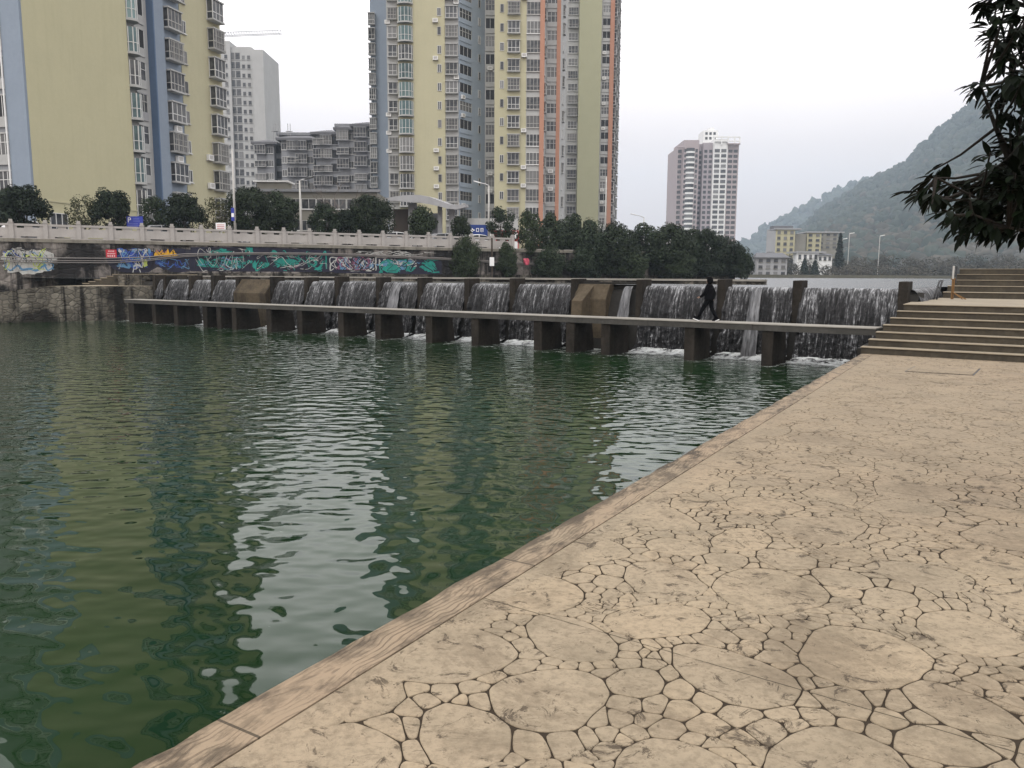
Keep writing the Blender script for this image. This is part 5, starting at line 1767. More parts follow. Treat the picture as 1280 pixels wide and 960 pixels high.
b = MB(); b.obox(p0, p1, .25, Z_ROAD, P(503, 261, cd).z); b.build('panel_wall', M['brownpanel'], ec, rel=True)
p0, p1 = C(520, cd + 5, 270), C(548, cd + 5, 270)
b = MB(); b.obox(p0, p1, .25, Z_ROAD, P(503, 262, cd).z); b.build('back_wall', M['midgrey'], ec, rel=True)

# --- row of shops with signboards
sd = 92.0
sh = empty('shop_row', (C(620, sd).x, sd, Z_ROAD)); tag(sh, 'low white shop row with red shopfronts under the central tower', 'shop')
F_ = wing(sh, 566, 648, sd, 6, 'pale', P(620, 273, sd).z)
for px, w_ in ((619, 1.7), (640, 1.5)):
    b = MB(); b.box(-w_ / 2, w_ / 2, -.1, 0, 0, 2.4); pr_ = ('shopfront', b.mesh('shopfront', M['red']), [])
    b = MB()
    o = F_.put(pr_, F_.spx(px, 290), Z_ROAD + .3)
    b = MB()
    for i in range(2):
        for j in range(2): b.box(-w_ / 2 + .2 + i * w_ / 2, -w_ / 2 + w_ / 2 - .1 + i * w_ / 2, -.13, -.102, .4 + j * 1.1, 1.2 + j * 1.1)
    c = bpy.data.objects.new('pane', b.mesh('pane', M['white'])); link(c, o)
def board(name, label, px0, px1, py0, py1, d, mat, thick=.15, cat='sign'):
    a, c = P(px0, py1, d), P(px1, py0, d)
    r_ = empty(name, ((a.x + c.x) / 2, d, a.z)); tag(r_, label, cat)
    w_, h_ = c.x - a.x, c.z - a.z
    b = MB(); b.box(-w_ / 2, w_ / 2, -thick / 2, thick / 2, 0, h_); b.build('board', M[mat], r_, bevel=.01)
    return r_, w_, h_
r_, w_, h_ = board('signboard', 'navy shop signboard with a white cross emblem by the clipped round tree', 586, 611, 281, 298, 86, 'navyboard')
b = MB()
cx = -w_ * .32
y0 = -.10
cc = h_ * .60; s_ = h_ * .12
b.add([(cx, y0, cc + s_ * 1.3), (cx - s_, y0, cc), (cx, y0, cc - s_ * 1.3), (cx + s_, y0, cc)], [(0, 1, 2, 3)])
b.box(cx - s_ * 1.4, cx + s_ * 1.4, y0 - .02, y0 - .005, cc - s_ * .3, cc + s_ * .3)
b.build('emblem', M['signwhite'], r_)
b = MB()
for x, sh_ in ((-.02, 0), (.2, 1)):
    X = x * w_ - w_ * .04; q_ = h_ * .15
    b.box(X - q_ * .7, X + q_ * .7, y0, y0 + .02, cc + q_ * .75, cc + q_ * 1.0)
    b.box(X - q_ * .7, X - q_ * .45, y0, y0 + .02, cc - q_ * .8, cc + q_ * .74)
    b.box(X + q_ * .45, X + q_ * .7, y0, y0 + .02, cc - q_ * .8, cc + q_ * .74)
    if sh_ == 0: b.box(X - q_ * .44, X + q_ * .44, y0, y0 + .02, cc - q_ * .8, cc - q_ * .55)
    else: b.box(X - q_ * .12, X + q_ * .12, y0, y0 + .02, cc - q_ * 1.0, cc + q_ * .74)
for i in range(5): b.box(-w_ * .2 + i * w_ * .09, -w_ * .14 + i * w_ * .09, y0, y0 + .02, h_ * .13, h_ * .22)
b.build('lettering', M['signwhite'], r_)
b = MB(); 
for x in (-w_ * .4, w_ * .4): b.box(x - .06, x + .06, .076, .2, -(P(600, 298, 86).z - Z_ROAD), h_ * .9)
b.build('support', M['metal'], r_)

# ------------------------------------------------------------------ street furniture on the far bank
def lamp(px, top_py, n, label, arm=0.0, arm2=0.0, head='dark', r=.09, grp='street lamps along the far road'):
    d = dr(px, n); p = P(px, top_py, d)
    H = p.z - Z_ROAD
    o = empty('street_lamp', (p.x, p.y, Z_ROAD)); tag(o, label, 'street lamp', grp)
    b = MB(); b.tube([(0, 0, 0), (0, 0, H * .5), (0, 0, H)], [r * 1.3, r, r * .65], 10); b.build('pole', M['cage'], o, smooth=True)
    b = MB(); b.tube([(0, 0, 0), (0, 0, .35)], r * 2.0, 10); b.build('base', M['metal'], o)
    for a_ in (arm, arm2):
        if a_:
            b = MB(); b.tube([(0, 0, H), (a_ * .5, 0, H + abs(a_) * .22), (a_, 0, H + abs(a_) * .30)], [r * .6, r * .5, r * .4], 6); b.build('arm', M['metal'], o, smooth=True)
            b = MB(); s_ = 1 if a_ > 0 else -1
            b.profx([(-.16, 0), (.16, 0), (.10, .10), (-.10, .10)], 0, s_ * .75)
            h_ = b.build('lamp_head', M['darkmetal' if head == 'dark' else 'metal'], o, bevel=.02); h_.location = (a_ * .98, 0, H + abs(a_) * .30 - .04); h_.rotation_euler = (0, -.25 * s_, 0)
    return o
lamp(290, 186, 1.5, 'tall white pole with small signs left of the broad dark tree', 0, 0)
lamp(374.5, 226, 1.5, 'white street lamp with dark head in front of the grey flats', .45, 0)
lamp(611, 232, 3.0, 'white street lamp with arm beside the navy signboard', -.7, 0, 'light')
lamp(758, 221, 6.0, 'thin white pole in front of the olive tower', 0, 0, r=.08)
o = lamp(805, 272, 14, 'street lamp with arm rising above the dense bank trees', -.9, 0, 'light', r=.08)
# little plates on the pole
p = P(291, 268, dr(290, 1.4))
b = MB(); b.box(p.x - .12, p.x + .12, p.y - .03, p.y, p.z - .5, p.z + .5); b.box(p.x - .10, p.x + .10, p.y - .032, p.y - .0305, p.z - .2, p.z + .1, 1)
tag(b.build('pole_sign', [M['signblue'], M['signwhite']], loc=tuple(p), rel=True), 'narrow blue plate fixed to the tall white pole', 'sign')

# parking sign
dP = dr(168, 1.2)
r_, w_, h_ = board('parking_sign', 'blue parking sign with a white P above the balustrade', 159, 178.5, 270.5, 286, dP, 'signblue', .06)
def text_mesh(txt, size, x, z, y, parent, mat, name='lettering'):
    cu = bpy.data.curves.new(name, 'FONT'); cu.body = txt; cu.size = size; cu.extrude = .004
    to = bpy.data.objects.new(name, cu)
    S.collection.objects.link(to)
    dg = bpy.context.evaluated_depsgraph_get()
    me = bpy.data.meshes.new_from_object(to.evaluated_get(dg))
    bpy.data.objects.remove(to)
    me.transform(Matrix.Translation((x, y, z)) @ Matrix.Rotation(math.pi / 2, 4, 'X'))
    me.materials.clear(); me.materials.append(mat)
    o = bpy.data.objects.new(name, me); link(o, parent); return o
text_mesh('P', .52, -w_ * .44, h_ * .52, -.037, r_, M['signwhite'])
b = MB()
for i, (z_, n_) in enumerate(((.80, 5), (.62, 6), (.40, 9), (.24, 9))):
    x0_ = -w_ * .08 if i < 2 else -w_ * .42
    for k in range(n_):
        b.box(x0_ + k * .085, x0_ + k * .085 + .055, -.036, -.031, h_ * z_ - .03, h_ * z_ + .03)
M['signdim'] = plain('pale_blue_sign_print', (0.14, 0.16, 0.42), 0.6, 0.05, 3.0, 0.0)
b.build('small_print', M['signdim'], r_)
b = MB(); b.box(-w_ * .3, -w_ * .3 + .07, .032, .10, -1.3, h_ * .9); b.box(w_ * .3 - .07, w_ * .3, .032, .10, -1.3, h_ * .9); b.build('support', M['metal'], r_)
# white notice
r_, w_, h_ = board('notice_board', 'small white notice board behind the balustrade by the tall white pole', 270, 282, 278.5, 289, dr(276, 1.0), 'signwhite', .05)
b = MB()
for z_ in (.75, .55, .35): b.box(-w_ * .36, w_ * .36, -.032, -.026, h_ * z_ - .02, h_ * z_ + .02)
b.build('lettering', M['red'], r_)
b = MB(); b.box(-.04, .04, .026, .09, -1.2, h_ * .9); b.build('support', M['metal'], r_)
# white sign on a post in front of the old wall
pw_ = rp_(spix(605), -1.6); zz = P(605, 331, pw_.y).z
r_ = empty('post_sign', (pw_.x, pw_.y, 1.3)); tag(r_, 'blank white sign on a leaning post below the navy signboard', 'sign')
b = MB(); b.tube([(0.02, 0, 0), (0.0, 0, zz - 1.3 + 2.3)], .07, 8); b.build('support', M['bark'], r_)
b = MB(); b.box(-.20, .20, -.12, -.08, zz - 1.3 - .1, zz - 1.3 + .65); b.build('board', M['signwhite'], r_, bevel=.01)
# pink cloth
pk = rp_(spix(652), -.9); zz = P(652, 327, pk.y).z
b = MB()
rk = random.Random(2)
vs = []; 
for j in range(6):
    for i in range(6): vs.append((pk.x + (i - 2.5) * .10 + rk.uniform(-.04, .04), pk.y + .12 * math.sin(i * 1.7 + j), zz + (j - 2.5) * .13 * (1 - .06 * abs(i - 2.5)) + rk.uniform(-.05, .05)))
b.add(vs, [(j * 6 + i, j * 6 + i + 1, (j + 1) * 6 + i + 1, (j + 1) * 6 + i) for j in range(5) for i in range(5) if not (i == 0 and j == 0) and not (i == 4 and j == 4)])
ob = b.build('cloth', M['pink'], loc=(pk.x, pk.y, zz), rel=True, smooth=True); sm_ = ob.modifiers.new('thick', 'SOLIDIFY'); sm_.thickness = .03
tag(ob, 'pink cloth caught on the bank bushes', 'cloth')

# cars behind the balustrade
def car_proto(mat):
    side = [(-2.15, .35), (-2.2, .62), (-2.05, .86), (-1.35, .94), (1.05, .92), (1.75, .82), (2.12, .68), (2.2, .45), (2.12, .3), (-2.1, .28)]
    b = MB()
    vs = []; n = len(side); W = .86
    rows = ((-W, .94), (-W * .96, 1.0), (W * .96, 1.0), (W, .94))
    for y, k in rows:
        for x, z in side: vs.append((x * k, y, .3 + (z - .3) * (1.0 if k == 1 else .97)))
    fs = []
    for r_ in range(3):
        for i in range(n): fs.append((r_ * n + i, r_ * n + (i + 1) % n, (r_ + 1) * n + (i + 1) % n, (r_ + 1) * n + i))
    fs += [tuple(range(n - 1, -1, -1)), tuple(range(3 * n, 4 * n))]
    b.add(vs, fs)
    body = ('body', b.mesh('body', M[mat], True), 0)
    roof = [(-1.75, .92), (-1.15, 1.40), (-.2, 1.46), (.45, 1.40), (1.25, .91)]
    b = MB(); vs = []
    for y, k in ((-.80, 0), (-.60, 1), (.60, 1), (.80, 0)):
        for x, z in roof: vs.append((x, y if k else (y if z < 1 else y * .80), z if k else (z if z < 1 else z - .05)))
    n = 5; fs = []
    for r_ in range(3):
        for i in range(n - 1): fs.append((r_ * n + i, r_ * n + i + 1, (r_ + 1) * n + i + 1, (r_ + 1) * n + i))
    fs += [tuple(range(n - 1, -1, -1)), tuple(range(3 * n, 4 * n))]
    b.add(vs, fs); cabin = ('cabin', b.mesh('cabin', M[mat], True), 0)
    b = MB()
    for y in (-1, 1):
        b.add([(-1.45, y * .785, .97), (-1.02, y * .715, 1.33), (-.30, y * .705, 1.38), (-.32, y * .785, .97)], [(0, 1, 2, 3) if y > 0 else (3, 2, 1, 0)])
        b.add([(-.24, y * .785, .97), (-.22, y * .705, 1.38), (.40, y * .71, 1.34), (1.02, y * .785, .96)], [(0, 1, 2, 3) if y > 0 else (3, 2, 1, 0)])
    b.add([(.52, -.62, 1.37), (.52, .62, 1.37), (1.22, .70, .945), (1.22, -.70, .945)], [(3, 2, 1, 0)])
    b.add([(-1.22, -.62, 1.37), (-1.22, .62, 1.37), (-1.72, .70, .96), (-1.72, -.70, .96)], [(0, 1, 2, 3)])
    glass = ('side_glass', b.mesh('side_glass', M['carglass']), 0.012)
    wm = MB(); wm.tube([(0, -.11, 0), (0, .11, 0)], .32, 16); wmesh = wm.mesh('wheel', M['rubber'])
    rm = MB(); rm.tube([(0, -.118, 0), (0, .118, 0)], .19, 12); rmesh = rm.mesh('rim', M['metal'])
    return body, cabin, glass, wmesh, rmesh
CAR = {m: car_proto(m) for m in ('carwhite', 'cargrey')}
def car(px, n, mat, label, rz=0.0):
    p = rp_(spix(px, 290, n), n)
    o = empty('parked_car', (p.x, p.y, Z_ROAD + .02), RANG + rz); tag(o, label, 'car', 'cars parked behind the balustrade')
    body, cabin, glass, wmesh, rmesh = CAR[mat]
    for nm, me, _ in (body, cabin, glass):
        c = bpy.data.objects.new(nm, me); link(c, o)
        if nm == 'side_glass': c.scale = (1.0, 1.02, 1.0); c.location = (0, 0, .006)
    for x in (-1.35, 1.38):
        for y in (-.78, .78):
            c = bpy.data.objects.new('wheel', wmesh); c.location = (x, y, .32); link(c, o)
            q_ = bpy.data.objects.new('rim', rmesh); link(q_, c)
car(38, 4.6, 'carwhite', 'white car below the round dark tree at the left')
car(455, 4.6, 'carwhite', 'white car below the large dark tree by the canopy')
car(496, 4.6, 'carwhite', 'white car right of the large dark tree by the canopy')
car(556, 4.6, 'cargrey', 'grey car in front of the canopy columns')
car(206, 5.2, 'cargrey', 'grey car behind the balustrade right of the parking sign')
car(598, 4.6, 'carwhite', 'white car under the navy signboard')

# ------------------------------------------------------------------ distance: mauve tower, houses, hills
dt = tower('apartment_tower', 'distant mauve and white tower block standing alone over the bank trees', (C(884, 480).x, 480, 2.0))
def wing2(root, px0, px1, d, depth, mat, top_py, z0=2.0):
    a, c = C(px0, d, 240), C(px1, d, 240)
    wallpart(root, [a, c, c + Vector((0, depth)), a + Vector((0, depth))], z0, P((px0 + px1) / 2, top_py, d).z, mat)
    return Facade(root, a, c)
m1 = wing2(dt, 845.5, 853, 483, 30, 'pinkish', 184)
m2 = wing2(dt, 853, 872, 480, 30, 'pinkish', 175)
m3 = wing2(dt, 872, 877, 486, 26, 'lilac', 180)
m4 = wing2(dt, 877, 890, 482, 30, 'lilac', 178.5)
m5 = wing2(dt, 890, 907.5, 480, 30, 'white', 174)
m6 = wing2(dt, 907.5, 921.5, 481, 30, 'pinkish', 179)
m7 = wing2(dt, 877, 895, 492, 14, 'white', 163)
m8 = wing2(dt, 884, 890, 494, 8, 'white', 159.5)
b = MB(); a, c = C(890, 479.5, 240), C(922, 479.5, 240)
for py in (171.5, 176.5): z_ = P(905, py, 480).z; b.obox(a, c, .7, z_ - .35, z_ + .35)
for f_ in (0, .3, .55, .8, 1): p = a.lerp(c, f_); z_ = P(905, 179, 480).z; b.box(p.x - .35, p.x + .35, p.y - .34, p.y + .34, z_ - 1, P(905, 171.5, 480).z)
b.build('roof_frame', M['white'], dt, rel=True)
b = MB(); a, c = C(844.5, 479, 240), C(854, 479, 240); b.obox(a, c, 1.5, P(850, 185, 480).z, P(850, 183.5, 480).z); a, c = C(907, 479, 240), C(922.5, 479, 240); b.obox(a, c, 1.5, P(914, 181, 480).z, P(914, 179.5, 480).z); b.build('cornice', M['pinkish'], dt, rel=True)
gw = flatwin(3.0, 1.9, 'pane', 'white'); gws = flatwin(1.4, 1.8, 'pane', 'lilac'); gwp = flatwin(2.6, 1.6, 'pane', 'pinkish')
b = MB(); nn_ = 8
arc = [(2.6 * math.cos(math.pi * k / nn_), -1.6 * math.sin(math.pi * k / nn_)) for k in range(nn_ + 1)]
b.prism(arc, 0, 1.0, 1); b.prism([(x * .92, y * .92) for x, y in arc], 1.0, 2.9, 0)
rb_ = ('balcony', b.mesh('balcony', [M['pane'], M['white']]), [])
cnt = 0; rest = MB()
FZ = 2.92
for k in range(23):
    z = P(890, 186.5, 480).z - FZ * (k + .6)
    if z < 15: break
    m2.put(rb_, m2.spx(861.5, 240), z - .6)
    for F_, px, pr_ in ((m5, 894.6, gw), (m5, 902.8, gw), (m1, 849, gws), (m2, 869, gws)):
        if cnt < 92: F_.put(pr_, F_.spx(px, 240), z); cnt += 1
        else:
            p = F_.p0 + F_.d * F_.spx(px, 240); rest.obox(p - F_.d * 1.2 - Vector((0, .03)), p + F_.d * 1.2 - Vector((0, .03)), .1, z, z + 1.8)
    for F_, px, w_ in ((m3, 874.5, 1.8), (m2, 855.3, .7), (m1, 847, .5), (m4, 880.5, .9), (m4, 886.5, .9), (m6, 911, 1.2), (m6, 917.5, 1.2)):
        p = F_.p0 + F_.d * F_.spx(px, 240); rest.obox(p - F_.d * w_ - Vector((0, .03)), p + F_.d * w_ - Vector((0, .03)), .1, z, z + 1.7)
for px in (880.5, 885.5, 890.5):
    for py in (168.5, 174.5): p = C(px, 491.9, 240); z = P(px, py, 492).z; rest.box(p.x - .7, p.x + .7, p.y - .06, p.y + .06, z, z + 1.5)
rest.build('window', M['pane'], dt, rel=True)['kind'] = 'stuff'

# far bank land under houses and hills
b = MB()
b.prism([Vector((60, 205)), Vector((150, 235)), Vector((900, 240)), Vector((3300, 3300)), Vector((-200, 3300)), Vector((30, 260))], -2.15, 2.3)
tag(b.build('terrain', M['ground']), 'low land at the foot of the hills', 'terrain', kind='structure')

def house(name, label, px0, px1, top, bot, d, mat, floors, cols, roof='flat', wmat='pane', cat='house', depth=10, dark=False):
    a, c = C(px0, d, 310), C(px1, d, 310)
    zt_, zb = P((px0 + px1) / 2, top, d).z, P((px0 + px1) / 2, bot, d).z
    r_ = empty(name, ((a.x + c.x) / 2, d, zb)); tag(r_, label, cat)
    wallpart(r_, [a, c, c + Vector((2, depth)), a + Vector((2, depth))], min(zb, 2.0), zt_, mat)
    F_ = Facade(r_, a, c)
    H = zt_ - zb
    for k in range(floors):
        for j in range(cols):
            ww = F_.L / cols
            b = MB()
            pr_ = house_w(ww * .5, H / floors * .5, wmat)
            F_.put(pr_, ww * (j + .5), zb + H / floors * (k + .28))
    b = MB()
    if roof == 'flat':
        b.obox(a + Vector((-.4, depth / 2)), c + Vector((2.4, depth / 2)), depth + 1.2, zt_, zt_ + .5); rm_ = 'grey'
    else:
        h2 = H * .28
        vs = [(a.x - .6, a.y - .8, zt_), (c.x + .6, c.y - .8, zt_), (c.x + 2.6, c.y + depth + .8, zt_), (a.x + 1.4, a.y + depth + .8, zt_), (a.x + 1.2, a.y + depth / 2, zt_ + h2), (c.x + .2, c.y + depth / 2, zt_ + h2)]
        b.add(vs, [(0, 1, 5, 4), (1, 2, 5), (2, 3, 4, 5), (3, 0, 4), (3, 2, 1, 0)]); rm_ = 'darkroof'
    b.build('roof', M[rm_], r_, rel=True)
    return r_, F_
_hw = {}
def house_w(w, h, wmat):
    k = (round(w, 1), round(h, 1), wmat)
    if k not in _hw: _hw[k] = flatwin(k[0], max(.5, k[1]), wmat, 'cream')
    return _hw[k]
r_, F_ = house('apartment_house', 'pale yellow apartment house at the foot of the hill', 969, 993, 287, 316, 330, 'paleyellow', 4, 3, 'flat')
wallpart(r_, [C(957.5, 334, 310), C(969, 330.2, 310), C(972, 342, 310), C(960, 346, 310)], 2, P(963, 288, 330).z, 'grey')
wallpart(r_, [C(993, 332, 310), C(1007, 332, 310), C(1007, 342, 310), C(993, 342, 310)], 2, P(1000, 292, 330).z, 'cream')
b = MB(); p = C(978, 332, 310); z_ = P(978, 286, 330).z; b.box(p.x - 4, p.x + 4, p.y, p.y + 5, z_, z_ + 1.3); b.build('roof_room', M['darkroof'], r_, rel=True)
house('apartment_house', 'cream hillside house right of the pale yellow one', 1008, 1026, 291, 316, 335, 'paleyellow', 4, 2, 'flat')
house('apartment_house', 'white balconied house against the dark hillside', 1022, 1047, 291, 312, 345, 'cream', 4, 3, 'flat')
house('waterside_house', 'grey tile-roofed waterside house with pale floor bands', 947, 985, 322, 346, 225, 'grey', 3, 4, 'gable')
house('waterside_house', 'low grey house left of the tile-roofed waterside house', 934, 950, 330, 347, 240, 'grey', 2, 3, 'gable')
house('shed', 'white shed with pale teal roof above the shore', 997, 1024, 316, 327, 290, 'white', 1, 4, 'flat', cat='shed')
house('shed', 'long low white shed right of the teal-roofed one', 1023, 1041, 319, 328, 288, 'white', 1, 3, 'gable', cat='shed')
house('cottage', 'small pale cottage high on the scrubby slope', 1074, 1086, 286, 292, 745, 'cream', 1, 2, 'gable')
house('cottage', 'tiny white hut on the slope above the lamp poles', 1040, 1052, 283, 289, 865, 'white', 1, 2, 'flat')
for px, t_, bt_, lab in ((1053, 299, 330, 'thin white lamp pole at the left on the far shore'), (1100, 295, 328, 'white lamp pole with short arm on the far shore'), (1062, 292, 315, 'thin grey pole between the far shore lamps')):
    p = P(px, t_, 270); zb = P(px, bt_, 270).z
    o = empty('lamp_pole', (p.x, p.y, zb - 4)); tag(o, lab, 'lamp')
    b = MB(); b.tube([(0, 0, 0), (0, 0, p.z - zb + 4)], .12, 6); b.build('pole', M['cage'], o)
    b = MB(); b.tube([(0, 0, p.z - zb + 4), (1.6, 0, p.z - zb + 4.3)], .12, 5); b.build('arm', M['white'], o)

def interp(x, tab):
    if x <= tab[0][0]: return tab[0][1]
    for (x0, y0), (x1, y1) in zip(tab, tab[1:]):
        if x <= x1: return y0 + (y1 - y0) * (x - x0) / (x1 - x0)
    return tab[-1][1]
ridge1 = [(905, 349), (935, 346), (965, 328), (990, 298), (1010, 280), (1030, 262), (1050, 250), (1075, 232), (1100, 220), (1125, 207), (1150, 178), (1175, 154), (1200, 132), (1225, 114), (1260, 90), (1300, 72), (1360, 60), (1440, 80), (1560, 140), (1700, 200)]
ridge2 = [(880, 335), (905, 325), (930, 304), (960, 283), (1000, 262), (1040, 240), (1075, 226), (1120, 214), (1200, 200), (1400, 190), (1700, 210)]
ridge3 = [(800, 340), (880, 330), (930, 318), (1000, 298), (1060, 280), (1200, 260), (1500, 250)]
def hillmesh(tab, d0, d1, d2, name, label, px0, px1, treebump, nwood, wsz, mats, seed):
    def height(px, d):
        zr = max(0.0, P(px, interp(px, tab), d1).z - 2.3)
        if d <= d1:
            t = (d - d0) / (d1 - d0); return 2.3 + zr * max(0.0, (t ** 1.15))
        return 2.3 + zr * max(0, 1 - ((d - d1) / (d2 - d1)) ** 1.5)
    nx, ny = 120, 44
    vs, fs = [], []
    for j in range(ny + 1):
        d = d0 + (d2 - d0) * j / ny
        for i in range(nx + 1):
            px = px0 + (px1 - px0) * i / nx
            p = XY(px, d, 300)
            z = height(px, d) + (mnoise.fractal(Vector((p.x * .02, p.y * .02, seed)), 1.0, 2.0, 4) * 5.0 - 2.0) * (1 if j else 0)
            vs.append((p.x, p.y, max(1.0, z)))
    for j in range(ny):
        for i in range(nx):
            a = j * (nx + 1) + i; fs.append((a, a + 1, a + nx + 2, a + nx + 1))
    b = MB(); b.add(vs, fs)
    tag(b.build(name, M['hillground'], smooth=True), label, 'hill', kind='structure')
    rng = np.random.default_rng(seed); rd = random.Random(seed)
    cen = [[], []]
    for k in range(nwood):
        px = rd.uniform(px0, px1 - 100 if px1 > 1500 else px1); d = rd.uniform(d0 + 3, d1 + 25)
        p = XY(px, d, 300); z = height(px, d)
        if z < 3.2 and rd.random() < .5: z = 3.0
        s_ = wsz * rd.uniform(.35, 0.9)
        t = (d - d0) / (d1 - d0)
        which = 1 if rd.random() < max(0.05, .75 - t * 1.3) else 0
        cen[which].append((p.x, p.y, z + s_ * .35, s_))
    for w_, mt in zip(cen, mats):
        if not w_: continue
        v, f = crown_lumps(rng, w_)
        o = bpy.data.objects.new('woods', np_mesh('woods', v, f, M[mt])); link(o)
        tag(o, {'hillleaf': 'dark evergreen woods covering the ', 'scrub': 'brownish scrub growing on the lower slope of the '}[mt] + label, 'woods', kind='stuff')
M['hillground'] = plain('hill_soil', (0.022, 0.03, 0.024), 0.95, 0.4, 0.03, 0.0)
hillmesh(ridge1, 500, 1300, 1600, 'hill', 'steep wooded hill on the right', 900, 1700, 1, 9000, 8.5, ('hillleaf', 'scrub'), 3)
hillmesh(ridge2, 1550, 1900, 2150, 'hill', 'paler second wooded ridge', 860, 1700, 1, 2800, 12.0, ('hillleaf', 'hillleaf'), 5)
hillmesh(ridge3, 2300, 2750, 3050, 'hill', 'faint farthest ridge in the mist', 760, 1600, 1, 900, 22.0, ('hillleaf', 'hillleaf'), 8)

rng_ = np.random.default_rng(31); rdt = random.Random(31)
cen = []
for k in range(520):
    px = rdt.uniform(984, 1620) if k > 90 else rdt.uniform(950, 1040); d = rdt.uniform(255, 330) if k > 90 else rdt.uniform(300, 328)
    p = XY(px, d, 320)
    hmax = 1.0 + max(0, (d - 255) * .10)
    s_ = rdt.uniform(1.6, 3.0)
    cen.append((p.x, p.y, 2.0 + hmax * rdt.uniform(.2, 1.0), s_))
v, f = leaf_cloud(rng_, len(cen) * 170, cen, .5, .8, 0.0, .85, .8)
o = bpy.data.objects.new('undergrowth', np_mesh('undergrowth', v, f, M['scrub'])); link(o)
tag(o, 'dull green and brown thicket along the far shore below the hill', 'undergrowth', kind='stuff')
def conifer(px, ty, by, d, hw, lab):
    p = P(px, ty, d); zb = P(px, by, d).z - 2
    o = empty('conifer_tree', (p.x, p.y, zb)); tag(o, lab, 'tree', 'dark trees on the far shore')
    cl = [(0.25 * math.cos(k * 2.4) * hw * d / 1000 * (1 - k / 26), 0.25 * math.sin(k * 2.4) * hw * d / 1000 * (1 - k / 26), (p.z - zb) * (.15 + .85 * k / 26), hw * d / 1000 * (1.05 - k / 28)) for k in range(26)]
    v, f = leaf_cloud(rng_, 2600, cl, .7, .5, .3, .6)
    link(bpy.data.objects.new('crown', np_mesh('crown', v, f, M['leafdark'])), o)
    b = MB(); b.tube([(0, 0, 0), (0, 0, (p.z - zb) * .6)], [.3, .15], 6); b.build('trunk', M['bark'], o)
conifer(1051, 291, 330, 262, 6, 'dark pointed tree right of the white balconied house')
conifer(1006, 324, 346, 258, 7, 'dark rounded tree at the water below the teal-roofed shed')
conifer(1019, 326, 346, 257, 7, 'dark bushy tree at the water right of the rounded one')

